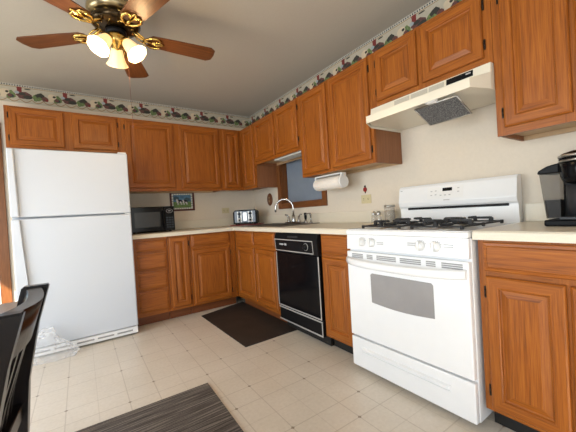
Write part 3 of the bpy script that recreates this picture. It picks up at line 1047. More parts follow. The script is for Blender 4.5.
b = B(); plate(b, -2.945, -2.705, 1.076, 1.156, 0.0012); ep = b.build('clock_panel', WHITEM, bgd)
b = B(); plate(b, -2.875, -2.812, 1.124, 1.146, 0.0028); b.build('clock_display', BLACKG, ep)
b = B()
for yy, z in ((-2.735, 1.128), (-2.765, 1.13), (-2.735, 1.102), (-2.765, 1.104), (-2.915, 1.138), (-2.915, 1.115), (-2.80, 1.098), (-2.83, 1.098), (-2.86, 1.098)):
    plate(b, yy - 0.006, yy + 0.006, z - 0.003, z + 0.003, 0.0030)
b.build('clock_buttons', LGREY, ep)
b = B(); plate(b, -2.86, -2.82, 1.063, 1.069, 0.0015); plate(b, -2.505, -2.488, 1.148, 1.153, 0.0015); b.build('badge', LGREY, bgd)
# burners and grates
for cx in (-0.475, -0.250):
    for cy in (-2.685, -3.035):
        b = B()
        b.lathe([(0.075, 0.9085), (0.070, 0.912), (0.045, 0.912), (0.042, 0.924), (0.030, 0.926)], (cx, cy, 0), 0, 22)
        bu = b.build('burner', STEEL, st)
        b = B(); b.lathe([(0.034, 0.9265), (0.036, 0.932), (0.030, 0.936), (0.010, 0.937)], (cx, cy, 0), 0, 20); b.build('burner_cap', IRON, bu)
for cy in (-2.685, -3.035):
    b = B()
    hw = 0.134
    t = 0.005
    xa, xb = -0.585, -0.140
    for yy in (cy - hw, cy + hw):
        b.box(xa, xb, yy - t, yy + t, 0.922, 0.931, 0, 0.002, 1)
    for xx in (xa, (xa + xb) / 2, xb):
        b.box(xx - t, xx + t, cy - hw, cy + hw, 0.922, 0.931, 0, 0.002, 1)
    for xx in (xa, (xa + xb) / 2, xb):
        for yy in (cy - hw, cy + hw):
            b.box(xx - 0.008, xx + 0.008, yy - 0.007, yy + 0.007, 0.9125, 0.933, 0, 0.002, 1)
    for cx in (-0.475, -0.250):
        for sx_, sy_ in ((1, 0), (-1, 0), (0, 1), (0, -1)):
            ln = 0.108 if sx_ else hw
            th_ = 0.0075
            sec = [(ln, 0.926), (ln, 0.950), (ln - 0.010, 0.958), (0.030, 0.958), (0.022, 0.950), (0.030, 0.946), (ln - 0.018, 0.946), (ln - 0.018, 0.926)]
            if sx_:
                b.prism([(cx + sx_ * u_, cy - th_, z) for u_, z in sec], (0, 2 * th_, 0), 0)
            else:
                b.prism([(cx - th_, cy + sy_ * u_, z) for u_, z in sec], (2 * th_, 0, 0), 0)
    b.build('grate', IRON, st)

# jar and shakers on the counter left of the range
for (x, y, rr, hh, nm, lb, lidm) in ((-0.120, -2.408, 0.040, 0.136, 'glass_jar', 'clear glass jar with steel lid on the counter left of the range', STEEL),):
    j = thing(nm, (x, y, 0.9145), lb, 'jar')
    b = B(); b.lathe([(rr * 0.9, 0), (rr, 0.006), (rr, hh * 0.84), (rr * 0.86, hh * 0.9)], (x, y, 0.9146), 0, 20); b.build('glass_body', JARG, j)
    b = B(); b.lathe([(rr * 0.87, 0.004), (rr * 0.94, 0.010), (rr * 0.94, hh * 0.72), (rr * 0.3, hh * 0.74)], (x, y, 0.9146), 0, 20); b.build('contents', SALT, j)
    b = B(); b.lathe([(rr * 0.95, hh * 0.905), (rr * 1.02, hh * 0.91), (rr * 1.02, hh), (rr * 0.9, hh + 0.005)], (x, y, 0.9146), 0, 20); b.build('lid', lidm, j)
for (x, y, lb) in ((-0.155, -2.330, 'small glass shaker with metal top, first left of the glass jar'), (-0.135, -2.265, 'small glass shaker with metal top, farther from the jar')):
    j = thing('salt_shaker', (x, y, 0.9145), lb, 'shaker', 'glass shakers by the range')
    b = B(); b.lathe([(0.022, 0), (0.024, 0.004), (0.020, 0.055), (0.016, 0.068)], (x, y, 0.9146), 0, 14); b.build('glass_body', JARG, j)
    b = B(); b.lathe([(0.0175, 0.0685), (0.0185, 0.072), (0.0175, 0.088), (0.008, 0.097)], (x, y, 0.9146), 0, 14); b.build('shaker_top', STEEL, j)

# ------------------------------------------------------------------ range hood
hd = thing('range_hood', (-0.25, -2.85, 1.60), 'cream under-cabinet range hood with hanging mesh filter above the range', 'range hood')
yl, yr = -2.468, -3.233           # at the wall
fl, fr_ = -2.535, -3.190          # narrower at the front lip
xf = -0.48
zt_, zl_, zb_ = 1.7405, 1.652, 1.606
b = B()
# shell: upright band under the cabinet, sloped ledge, lip, splayed ends, open below
zk = 1.690
vt = [V((-0.345, yl, zt_)), V((-0.345, yr, zt_))]
vk = [V((-0.352, yl, zk)), V((-0.352, yr, zk))]
vl = [V((xf, fl, zl_)), V((xf, fr_, zl_))]
vb = [V((xf, fl, zb_)), V((xf, fr_, zb_))]
wt = [V((-0.004, yl, zt_)), V((-0.004, yr, zt_))]
wb = [V((-0.004, yl, zb_)), V((-0.004, yr, zb_))]
b.poly([vt[0], vt[1], vk[1], vk[0]])
b.poly([vk[0], vk[1], vl[1], vl[0]])
b.poly([vl[0], vl[1], vb[1], vb[0]])
b.poly([wt[0], vt[0], vk[0], V((-0.352, yl, zb_)), wb[0]])
b.poly([vk[0], vl[0], vb[0], V((-0.352, yl, zb_))])
b.poly([wt[1], wb[1], V((-0.352, yr, zb_)), vk[1], vt[1]])
b.poly([vk[1], V((-0.352, yr, zb_)), vb[1], vl[1]])
b.poly([wt[0], wt[1], vt[1], vt[0]])
bmesh.ops.remove_doubles(b.bm, verts=b.bm.verts, dist=0.0005)
bmesh.ops.recalc_face_normals(b.bm, faces=b.bm.faces)
b.build('shell', CREAM, hd)
b = B()
b.prism([(-0.010, yl - 0.008, 1.622), (-0.010, yr + 0.008, 1.622), (-0.350, yr + 0.008, 1.622), (xf + 0.006, fr_ + 0.008, 1.622), (xf + 0.006, fl - 0.008, 1.622), (-0.350, yl - 0.008, 1.622)], (0, 0, 0.004), 0)
b.build('underside_pan', CREAM, hd)


def hoodface(y, u, off):   # u 0 at the top edge, 1 at the foot of the upright band
    x = -0.345 - 0.007 * u
    z = zt_ + (zk - zt_) * u
    return V((x - off, y, z))


def hplate(b, ya, yb2, u0, u1, off, m=0):
    q = [hoodface(ya, u0, 0.0), hoodface(yb2, u0, 0.0), hoodface(yb2, u1, 0.0), hoodface(ya, u1, 0.0)]
    n = (hoodface(0, 0, 1) - hoodface(0, 0, 0)) * off
    b.prism(q, n, m)


b = B()
for ya, yb2 in ((-2.665, -2.775), (-2.785, -2.895), (-2.905, -2.995)):
    hplate(b, ya, yb2, 0.16, 0.72, 0.0012)
b.build('vent_grille', plain('hood_vent', (0.50, 0.47, 0.40), 0.5, var=0.1, scale=200), hd)
b = B(); hplate(b, -3.010, -3.150, 0.10, 0.72, 0.003); sw = b.build('switch_panel', BLACK, hd)
b = B(); hplate(b, -3.115, -3.140, 0.25, 0.40, 0.0045); b.build('badge', LGREY, sw)
# drop-down filter, its rear edge hanging lower
b = B()
fa_, fb_ = V((-0.43, -2.86, 1.606)), V((-0.43, -3.10, 1.606))
ga, gb = V((-0.27, -2.86, 1.535)), V((-0.27, -3.10, 1.535))
nn = (fb_ - fa_).cross(ga - fa_).normalized()
if nn.z > 0:
    nn = -nn
b.prism([fa_, fb_, gb, ga], nn * 0.006, 0)
ft = b.build('filter', FILT, hd)
b = B()
for p_, q_ in ((fa_, fb_), (fb_, gb), (gb, ga), (ga, fa_)):
    b.tube([p_ + nn * 0.003, q_ + nn * 0.003], 0.005, 0, 6)
b.build('filter_frame', STEEL, ft)
b = B()
b.lathe([(0.030, 0), (0.036, 0.006), (0.034, 0.014), (0.018, 0.020)], (-0.440, -2.97, 1.6215), 0, 16, Matrix.Rotation(PI, 4, 'X'))
b.build('lamp_lens', WHITEM, hd)

# ------------------------------------------------------------------ refrigerator
fg = thing('refrigerator', (-2.118, -0.42, 0), 'tall white top-freezer refrigerator in the left corner', 'refrigerator')
x0, x1 = -2.534, -1.702
b = B(); b.box(x0, x1, -0.690, -0.05, 0.03, 1.665, 0, 0.004); b.build('cabinet', FRIDGEW, fg)
for nm, z0_, z1_ in (('freezer_door', 1.130, 1.672), ('fridge_door', 0.085, 1.118)):
    b = B(); b.box(x0 + 0.001, x1, -0.770, -0.697, z0_, z1_, 0, 0.010, 3)
    dr = b.build(nm, FRIDGEW, fg)
    # long grip along the left edge, tapering away below
    b = B()
    if nm == 'freezer_door':
        zz_ = [z0_ + 0.004, z1_ - 0.004]
        ws = [0.055, 0.045]
        b.prism([(x0 + 0.004, -0.7705, zz_[0]), (x0 + ws[0], -0.7705, zz_[0]), (x0 + ws[1], -0.7705, zz_[1]), (x0 + 0.004, -0.7705, zz_[1])], (0, -0.024, 0), 0, 0.008)
    else:
        b.prism([(x0 + 0.004, -0.7705, 0.10), (x0 + 0.030, -0.7705, 0.10), (x0 + 0.078, -0.7705, 0.62), (x0 + 0.056, -0.7705, z1_ - 0.004), (x0 + 0.004, -0.7705, z1_ - 0.004)], (0, -0.024, 0), 0, 0.008)
    b.build('door_handle', FRIDGEW, dr)
    b = B(); b.box(x0 + 0.01, x1 - 0.01, -0.6965, -0.6905, z0_ + 0.01, z1_ - 0.01); b.build('gasket', GREYP, dr)
b = B(); b.box(x1 - 0.075, x1 - 0.008, -0.762, -0.695, 1.6725, 1.684, 0, 0.003); b.build('hinge_cover', WHITEM, fg)
b = B(); b.box(x1 - 0.05, x1 - 0.002, -0.765, -0.700, 1.1195, 1.1285); b.build('centre_hinge', STEEL, fg)
b = B(); b.box(x0 + 0.01, x1 - 0.003, -0.755, -0.6905, 0.018, 0.078, 0, 0.003); gr = b.build('base_grille', WHITEM, fg)
b = B()
for k in range(5):
    a0 = x0 + 0.06 + k * 0.15
    b.box(a0, a0 + 0.125, -0.7562, -0.752, 0.040, 0.054)
b.build('grille_slots', GREYP, gr)
for xx in (x0 + 0.06, x1 - 0.06):
    for yy in (-0.66, -0.10):
        b = B(); b.lathe([(0.02, 0.0005), (0.02, 0.0175)], (xx, yy, 0), 0, 12); b.build('foot', BLACK, fg)

# ------------------------------------------------------------------ microwave
mw = thing('microwave', (-1.44, -0.24, 0.9145), 'black countertop microwave beside the white fridge', 'microwave')
x0, x1, yf = -1.672, -1.224, -0.395
b = B(); b.box(x0, x1, yf + 0.03, -0.06, 0.928, 1.192, 0, 0.006); b.build('casing', BLACK, mw)
b = B(); b.box(x0, x1 - 0.105, yf, yf + 0.029, 0.928, 1.192, 0, 0.006); dr = b.build('door', BLACKG, mw)
b = B(); b.box(x0 + 0.045, x1 - 0.150, yf - 0.0012, yf + 0.002, 0.975, 1.135); b.build('door_window', plain('dark_window_mesh', (0.022, 0.021, 0.02), 0.25, var=0.2, scale=300), dr)
b = B(); b.tube([(x1 - 0.120, yf - 0.003, 0.962), (x1 - 0.120, yf - 0.026, 0.975), (x1 - 0.120, yf - 0.026, 1.14), (x1 - 0.120, yf - 0.003, 1.153)], 0.007, 0, 8); b.build('door_handle', BLACK, dr)
b = B(); b.box(x1 - 0.103, x1, yf, yf + 0.029, 0.928, 1.192, 0, 0.006); cp = b.build('control_panel', BLACK, mw)
b = B()
for i in range(3):
    for j in range(5):
        b.box(x1 - 0.088 + i * 0.028, x1 - 0.068 + i * 0.028, yf - 0.0015, yf + 0.002, 0.955 + j * 0.026, 0.971 + j * 0.026)
b.build('keypad', plain('keypad_grey', (0.03, 0.04, 0.055), 0.4), cp)
b = B()
rx = Matrix.Rotation(PI / 2, 4, 'X')
b.lathe([(0.034, 0.0), (0.036, 0.003), (0.032, 0.003), (0.031, 0.0)], (x1 - 0.052, yf - 0.0005, 1.140), 0, 24, Matrix.Scale(0.62, 4, (0, 0, 1)) @ rx, False)
b.box(x1 - 0.066, x1 - 0.038, yf - 0.0025, yf + 0.001, 1.136, 1.145)
b.build('display_ring', LGREY, cp)
for xx in (x0 + 0.04, x1 - 0.04):
    for yy in (yf + 0.06, -0.10):
        b = B(); b.lathe([(0.012, 0.9147), (0.014, 0.9275)], (xx, yy, 0), 0, 10); b.build('foot', BLACK, mw)

# ------------------------------------------------------------------ red board and toaster in the corner
a = math.atan2(-0.80, -0.60)
rot = Matrix.Translation((-0.300, -0.315, 0)) @ Matrix.Rotation(a + PI / 2, 4, 'Z')      # local -y is the front
rb = thing('red_board', (-0.31, -0.36, 0.9145), 'thin dark red board lying under the toaster in the counter corner', 'board')
b = B(); b.box(-0.175, 0.215, -0.185, 0.120, 0.9147, 0.9245, 0, 0.003, 2, rot); b.build('board_panel', RED, rb)
tt = thing('toaster', (-0.335, -0.335, 0.925), 'black and chrome four-slice toaster in the counter corner', 'toaster')
b = B()
w2, d2, z0_, z1_ = 0.152, 0.105, 0.935, 1.112
b.prism([rot @ V((-w2, -d2, z0_)), rot @ V((w2, -d2, z0_)), rot @ V((w2, -d2, z1_ - 0.03)), rot @ V((w2 - 0.03, -d2, z1_)), rot @ V((-w2 + 0.03, -d2, z1_)), rot @ V((-w2, -d2, z1_ - 0.03))],
        rot.to_3x3() @ V((0, 2 * d2, 0)), 0, 0.006)
b.build('body', BLACK, tt)
b = B(); b.box(-w2 + 0.02, w2 - 0.02, -d2 - 0.003, -d2 + 0.001, z0_ + 0.016, z1_ - 0.018, 0, 0, 2, rot); fpn = b.build('front_panel', plain('toaster_grey_steel', (0.13, 0.15, 0.18), 0.35, 0.3, var=0.1), tt)
for xx in (-0.070, 0.070):
    b = B(); b.box(xx - 0.005, xx + 0.005, -d2 - 0.0045, -d2 - 0.002, 1.00, 1.08, 0, 0, 2, rot); b.build('lever_slot', BLACK, fpn)
    b = B(); b.box(xx - 0.019, xx + 0.019, -d2 - 0.026, -d2 - 0.005, 1.052, 1.070, 0, 0.004, 2, rot); b.build('lever', BLACK, fpn)
    for dx_ in (-0.022, 0.022):
        b = B(); b.box(xx + dx_ - 0.006, xx + dx_ + 0.006, -d2 - 0.0045, -d2 - 0.002, 0.955, 1.09, 0, 0, 2, rot); b.build('chrome_strip', TRIM, fpn)
    b = B()
    mm = rot @ Matrix.Translation((xx, -d2 - 0.0032, 0.982)) @ Matrix.Rotation(PI / 2, 4, 'X')
    b.lathe([(0.024, 0), (0.024, 0.006), (0.016, 0.008), (0.015, 0.018), (0.006, 0.019)], (0, 0, 0), 0, 18, mm)
    kb = b.build('browning_knob', WHITEM, fpn)
    b = B(); b.lathe([(0.012, 0.0192), (0.012, 0.0205), (0.003, 0.0208)], (0, 0, 0), 0, 12, mm); b.build('knob_cap', BLACK, kb)
b = B(); b.box(-0.022, 0.022, -d2 - 0.0045, -d2 - 0.002, 0.97, 1.075, 0, 0, 2, rot); b.build('centre_plate', STEEL, fpn)
b = B()
for xx in (-0.095, -0.045, 0.045, 0.095):
    b.box(xx - 0.012, xx + 0.012, -0.075, 0.075, z1_ - 0.002, z1_ + 0.003, 0, 0, 2, rot)
b.build('bread_slots', STEEL, tt)
b = B()
for xx in (-0.12, 0.12):
    for yy in (-0.08, 0.08):
        b.box(xx - 0.012, xx + 0.012, yy - 0.012, yy + 0.012, 0.9247, 0.9345, 0, 0, 2, rot)
b.build('feet', BLACK, tt)

# ------------------------------------------------------------------ wall things
pf = thing('framed_picture', (-1.02, 0, 1.26), 'small framed farm picture of cows in a dark red frame on the back wall', 'picture')
x0, x1, z0_, z1_ = -1.172, -0.872, 1.142, 1.382
b = B()
for q in ((x0, x1, z0_, z0_ + 0.022), (x0, x1, z1_ - 0.022, z1_), (x0, x0 + 0.022, z0_ + 0.022, z1_ - 0.022), (x1 - 0.022, x1, z0_ + 0.022, z1_ - 0.022)):
    b.box(q[0], q[1], -0.020, -0.002, q[2], q[3], 0, 0.003)
b.build('frame', FRAMER, pf)
PM = [plain('mat_board', (0.25, 0.28, 0.24), 0.6), plain('mat_tile', (0.78, 0.78, 0.70), 0.6), plain('pic_sky', (0.10, 0.22, 0.34), 0.6, var=0.3, scale=30),
      plain('pic_grass', (0.13, 0.22, 0.07), 0.6, var=0.35, scale=60), plain('pic_black', (0.01, 0.01, 0.014), 0.6), plain('pic_white', (0.66, 0.64, 0.64), 0.6),
      plain('pic_trees', (0.06, 0.11, 0.13), 0.6, var=0.3, scale=50)]
b = B()
X0, X1, ZA, ZB = x0 + 0.023, x1 - 0.023, z0_ + 0.023, z1_ - 0.023
b.box(X0, X1, -0.008, -0.002, ZA, ZB, 0)


def pq(a0, a1, c0, c1, m, dd):
    b.poly([(a0, -0.008 - dd, c0), (a1, -0.008 - dd, c0), (a1, -0.008 - dd, c1), (a0, -0.008 - dd, c1)], m)


def pell(cx, cz, rx_, rz_, m, dd):
    b.poly([(cx + rx_ * math.cos(2 * PI * k / 14), -0.008 - dd, cz + rz_ * math.sin(2 * PI * k / 14)) for k in range(14)], m)


for i in range(9):
    cx = X0 + 0.014 + (X1 - X0 - 0.028) * i / 8
    for cz in (ZA + 0.009, ZB - 0.009):
        pq(cx - 0.010, cx + 0.010, cz - 0.008, cz + 0.008, 1, 0.0006)
for i in range(6):
    cz = ZA + 0.022 + (ZB - ZA - 0.044) * i / 5
    for cx in (X0 + 0.009, X1 - 0.009):
        pq(cx - 0.008, cx + 0.008, cz - 0.010, cz + 0.010, 1, 0.0006)
I0, I1, J0, J1 = X0 + 0.020, X1 - 0.020, ZA + 0.018, ZB - 0.018
pq(I0, I1, J0, J1, 2, 0.0006)
pq(I0, I1, J0, J0 + 0.075, 3, 0.0010)
pell(I0 + 0.035, J1 - 0.042, 0.034, 0.026, 6, 0.0009)
pell(I1 - 0.045, J1 - 0.055, 0.040, 0.022, 6, 0.0009)
for cx, cz, k in ((-1.055, 1.262, 1.0), (-0.985, 1.258, 0.85)):
    pell(cx, cz, 0.034 * k, 0.022 * k, 4, 0.0014)
    pell(cx - 0.026 * k, cz - 0.004, 0.012 * k, 0.020 * k, 5, 0.0018)
    pell(cx + 0.010 * k, cz - 0.012, 0.012 * k, 0.012 * k, 5, 0.0018)
    pell(cx - 0.034 * k, cz + 0.018 * k, 0.012 * k, 0.010 * k, 5, 0.0020)
    for lx in (-0.026, -0.016, 0.016, 0.026):
        pq(cx + lx * k - 0.003, cx + lx * k + 0.003, cz - 0.045 * k, cz - 0.014 * k, 5, 0.0012)
b.build('picture_panel', PM, pf)


def outlet(run, a, z, label, w=0.115, h=0.075):
    r = thing('wall_outlet', run.pt(a, 0, z - h / 2), label, 'outlet')
    b = B(); run.box(b, a - w / 2, a + w / 2, 0.0005, 0.006, z - h / 2, z + h / 2, 0, 0.002); pl = b.build('cover_plate', IVORY, r)
    for s_ in (-1, 1):
        b = B(); run.box(b, a + s_ * 0.025 - 0.016, a + s_ * 0.025 + 0.016, 0.0055, 0.008, z - 0.013, z + 0.013, 0, 0.001); so = b.build('socket', IVORY, pl)
        b = B()
        for k in (-1, 1):
            run.box(b, a + s_ * 0.025 - 0.006, a + s_ * 0.025 + 0.006, 0.0078, 0.0086, z + k * 0.006 - 0.0015, z + k * 0.006 + 0.0015)
        b.build('slots', BLACK, so)
    return r


outlet(BACK, -0.452, 1.12, 'ivory wall outlet on the back wall left of the toaster', 0.105, 0.072)
outlet(RIGHT, 2.080, 1.120, 'ivory wall outlet on the right wall left of the range', 0.110, 0.076)
rd = thing('red_wall_ornament', (0, -2.075, 1.18), 'tiny red ornament on the wall just above the ivory outlet', 'ornament')
b = B()
ry2 = Matrix.Rotation(-PI / 2, 4, 'Y')
b.lathe([(0.018, 0.0005), (0.021, 0.005), (0.018, 0.012), (0.008, 0.016)], (0, -2.075, 1.205), 0, 16, ry2)
ob = b.build('berry', REDP, rd)
b = B(); b.box(-0.010, -0.0005, -2.081, -2.069, 1.226, 1.240, 0, 0.002); b.box(-0.008, -0.0005, -2.079, -2.071, 1.172, 1.186, 0, 0.002); b.build('stem', BLACK, rd)
ov = thing('oval_switch_plate', (0, -0.44, 1.15), 'oval brown wooden outlet plate on the wall left of the window', 'outlet')
b = B()
sc_ = Matrix.Scale(1.22, 4, (0, 0, 1))
b.lathe([(0.066, 0.0005), (0.068, 0.006), (0.058, 0.012), (0.010, 0.013)], (0, -0.44, 1.228), 0, 28, sc_ @ ry2)
op = b.build('plate', plain('brown_wood_plate', (0.14, 0.05, 0.02), 0.4, var=0.2), ov)
for z in (1.250, 1.206):
    b = B(); b.lathe([(0.016, 0.0132), (0.016, 0.0145), (0.006, 0.0148)], (0, -0.44, z), 0, 16, ry2); b.build('socket', plain('brown_socket', (0.30, 0.20, 0.11), 0.5), op)

# ------------------------------------------------------------------ paper towel holder
pt = thing('paper_towel_holder', (-0.20, -1.85, 1.365), 'white paper towel holder hung under the tall oak cabinet', 'towel holder')
cy, cz, cx = -1.84, 1.285, -0.20
for s_ in (-1, 1):
    b = B()
    y_ = cy + s_ * 0.172
    b.box(cx - 0.030, cx + 0.030, y_ - 0.008, y_ + 0.008, cz, 1.3635, 0, 0.004)
    b.lathe([(0.052, -0.009), (0.055, 0), (0.052, 0.009)], (cx, y_, cz), 0, 24, Matrix.Rotation(PI / 2, 4, 'X'))
    br = b.build('bracket', WHITEM, pt)
    b = B(); b.lathe([(0.012, 0.0092), (0.012, 0.014)], (cx, y_, cz), 0, 12, Matrix.Rotation(PI / 2 * s_ * 1, 4, 'X')); b.build('pivot', GREYP, br)
b = B(); b.box(cx - 0.035, cx + 0.035, cy - 0.163, cy + 0.163, 1.350, 1.3635, 0, 0.003); b.build('mounting_bar', WHITEM, pt)
tr = tag(B().lathe([(0.020, -0.160), (0.056, -0.160), (0.058, -0.155), (0.058, 0.155), (0.056, 0.160), (0.020, 0.160)], (cx, cy, cz), 0, 32, Matrix.Rotation(PI / 2, 4, 'X')).build('paper_towel_roll', PAPER),
         'white paper towel roll on the holder under the oak cabinet', 'paper towel')

# ------------------------------------------------------------------ coffee maker
cm = thing('coffee_maker', (-0.30, -3.52, 0.9145), 'black single-cup coffee maker with smoky water tank at the right edge', 'coffee maker')
def rbox(b, x0, x1, ya, yb2, z0_, z1_, bev, m=0, seg=3):
    b.box(x0, x1, ya, yb2, z0_, z1_, m, bev, seg)
b = B(); rbox(b, -0.395, -0.14, -3.680, -3.428, 0.9148, 0.943, 0.008); b.build('base', BLACK, cm)
b = B(); rbox(b, -0.290, -0.14, -3.640, -3.473, 0.9432, 1.190, 0.012); b.build('column', BLACK, cm)
b = B(); b.lathe([(0.066, 0.9592), (0.066, 1.090)], (-0.325, -3.560, 0), 0, 32); b.build('cup_bay', DKSTEEL, cm)
b = B()
b.lathe([(0.030, 0.0), (0.074, 0.012), (0.084, 0.040), (0.084, 0.090), (0.081, 0.098)], (-0.325, -3.560, 1.091), 0, 28)
b.build('brew_head', BLACKG, cm)
b = B()
b.lathe([(0.086, 0.0), (0.088, 0.003), (0.086, 0.009)], (-0.325, -3.560, 1.1895), 0, 28)
b.build('chrome_band', STEEL, cm)
b = B()
b.lathe([(0.086, 0.0), (0.086, 0.012), (0.078, 0.026), (0.05, 0.036), (0.01, 0.040)], (-0.325, -3.560, 1.199), 0, 28)
ld = b.build('lid', BLACKG, cm)
b = B()
b.tube([(-0.365, -3.483, 1.212), (-0.408, -3.512, 1.214), (-0.412, -3.600, 1.214), (-0.372, -3.636, 1.212)], 0.006, 0, 8)
b.build('lid_handle', STEEL, ld)
b = B(); rbox(b, -0.400, -0.295, -3.640, -3.482, 0.9432, 0.957, 0.004); b.build('drip_tray', DKSTEEL, cm)
b = B()
tp = lambda z: [(-0.310, -3.468, z), (-0.310, -3.424 + (z - 0.944) * 0.10, z), (-0.296, -3.412 + (z - 0.944) * 0.10, z), (-0.160, -3.412 + (z - 0.944) * 0.10, z), (-0.148, -3.424 + (z - 0.944) * 0.10, z), (-0.148, -3.468, z)]
def loft(b, zs_, shrink=0.0):
    c0 = V((-0.229, -3.442, 0))
    rr_ = []
    for z in zs_:
        rr_.append([b.bm.verts.new(V((c0.x + (p_[0] - c0.x) * (1 - shrink), c0.y + (p_[1] - c0.y) * (1 - shrink), p_[2]))) for p_ in tp(z)])
    for u_, v_ in zip(rr_, rr_[1:]):
        for i in range(6):
            b.face([u_[i], u_[(i + 1) % 6], v_[(i + 1) % 6], v_[i]])
    b.face(rr_[0]); b.face(rr_[-1][::-1])
loft(b, (0.944, 1.05, 1.150))
tk = b.build('water_tank', TANK, cm)
b = B(); loft(b, (0.948, 1.03), 0.06); b.build('water', WATER, tk)
b = B()
b.prism([(-0.322, -3.470, 1.1505), (-0.322, -3.390, 1.1505), (-0.322, -3.394, 1.166), (-0.322, -3.425, 1.184), (-0.322, -3.470, 1.194)], (0.180, 0, 0), 0, 0.005)
b.build('tank_lid', BLACK, cm)

# ------------------------------------------------------------------ floor mats and rug
b = B()
q = [(-0.538, -0.548), (-1.092, -0.700), (-1.074, -1.708), (-0.542, -1.700)]
b.prism([(x, y, 0.0008) for x, y in q], (0, 0, 0.008), 0, 0.003)
tag(b.build('floor_mat', RUBBER), 'dark brown rubber mat on the floor in front of the sink cabinet', 'mat')
b = B()
b.prism([(-1.49, -2.018, 0.0008), (-2.34, -2.010, 0.0008), (-2.34, -2.62, 0.0008), (-1.505, -2.62, 0.0008)], (0, 0, 0.009), 0, 0.003)
tag(b.build('woven_rug', RUGM), 'grey and brown striped woven rug at the bottom of the picture', 'rug')

# ------------------------------------------------------------------ ceiling fan
FX, FY, FZ = -1.846, -1.795, 2.2
fn = thing('ceiling_fan', (FX, FY, H), 'brass ceiling fan with five reddish wood blades and lit glass shades', 'ceiling fan')
b = B()
b.lathe([(0.085, H - 0.0005), (0.085, H - 0.02), (0.07, H - 0.05), (0.062, H - 0.085)], (FX, FY, 0), 0, 32)
b.lathe([(0.062, 2.372), (0.130, 2.366), (0.148, 2.350), (0.152, 2.325), (0.148, 2.305), (0.130, 2.290), (0.07, 2.282)], (FX, FY, 0), 0, 36)
b.build('motor_housing', ABRASS, fn)
b = B()
b.lathe([(0.07, 2.2815), (0.130, 2.278), (0.140, 2.262), (0.122, 2.240), (0.082, 2.225), (0.05, 2.222)], (FX, FY, 0), 0, 32)
lm = b.build('motor_bowl', plain('dark_bronze', (0.06, 0.04, 0.02), 0.25, 0.9), fn)
b = B()
for k in range(12):
    a = 2 * PI * k / 12
    pts = []
    for i in range(7):
        u = i / 6
        rr = 0.132 + 0.012 * math.sin(PI * u) - 0.045 * u
        aa = a + 0.30 * math.sin(PI * u)
        pts.append((FX + rr * math.cos(aa), FY + rr * math.sin(aa), 2.278 - 0.05 * u))
    b.tube(pts, 0.0045, 0, 6)
b.build('scrollwork', BRASS, lm)
b = B()
b.lathe([(0.044, 2.2215), (0.058, 2.215), (0.056, 2.196), (0.046, 2.190)], (FX, FY, 0), 0, 28)
b.build('switch_collar', BLACK, fn)
b = B()
b.lathe([(0.050, 2.1895), (0.052, 2.180), (0.052, 2.150), (0.044, 2.138), (0.026, 2.128), (0.014, 2.112), (0.006, 2.104)], (FX, FY, 0), 0, 28)
lk = b.build('light_kit', BRASS, fn)
base_a = math.radians(141.5)
for k in range(5):
    a = base_a - k * 2 * PI / 5
    Rz = Matrix.Translation((FX, FY, FZ)) @ Matrix.Rotation(a, 4, 'Z') @ Matrix.Rotation(math.radians(-5), 4, 'X')
    outl = [(0.180, -0.034), (0.205, -0.058), (0.34, -0.066), (0.575, -0.078), (0.606, -0.054), (0.612, 0), (0.606, 0.054), (0.575, 0.078), (0.34, 0.066), (0.205, 0.058), (0.180, 0.034)]
    # each blade keeps its own axes so that the grain runs along it
    bb = B()
    bb.prism([V((x, y, 0)) for x, y in outl], (0, 0, 0.007), 0, 0.002)
    me_o = bb.build('blade', WALNUT)
    me_o.parent = fn
    me_o.matrix_local = Matrix.Translation(-V((FX, FY, H))) @ Rz
    # ornate brass blade iron
    bi = B()
    Rq = Matrix.Translation((FX, FY, FZ)) @ Matrix.Rotation(a, 4, 'Z')
    def L(x, y, z):
        return Rq @ V((x, y, z))
    bi.tube([L(0.085, 0, 0.045), L(0.125, 0, 0.020), L(0.165, 0, -0.004), L(0.20, 0, -0.007)], [0.012, 0.010, 0.009, 0.008], 0, 8)
    for s_ in (-1, 1):
        tl = math.tan(math.radians(-5))
        pl_ = [(0.150, 0.006), (0.170, 0.030), (0.195, 0.046), (0.225, 0.050), (0.250, 0.038), (0.252, 0.020), (0.235, 0.014), (0.228, 0.024)]
        bi.tube([L(x, s_ * y, s_ * y * tl - 0.007) for x, y in pl_], [0.006, 0.007, 0.008, 0.009, 0.008, 0.007, 0.007, 0.005], 0, 7)
        bi.tube([L(x, s_ * y, s_ * y * tl - 0.006) for x, y in ((0.20, 0.004), (0.235, 0.010), (0.262, 0.006), (0.275, 0.0))], 0.006, 0, 6)
        bi.tube([L(x, s_ * y, z) for x, y, z in ((0.098, 0.020, 0.035), (0.125, 0.034, 0.015), (0.15, 0.030, 0.0), (0.165, 0.016, -0.006))], 0.005, 0, 6)
    bi.build('blade_iron', BRASS, fn)
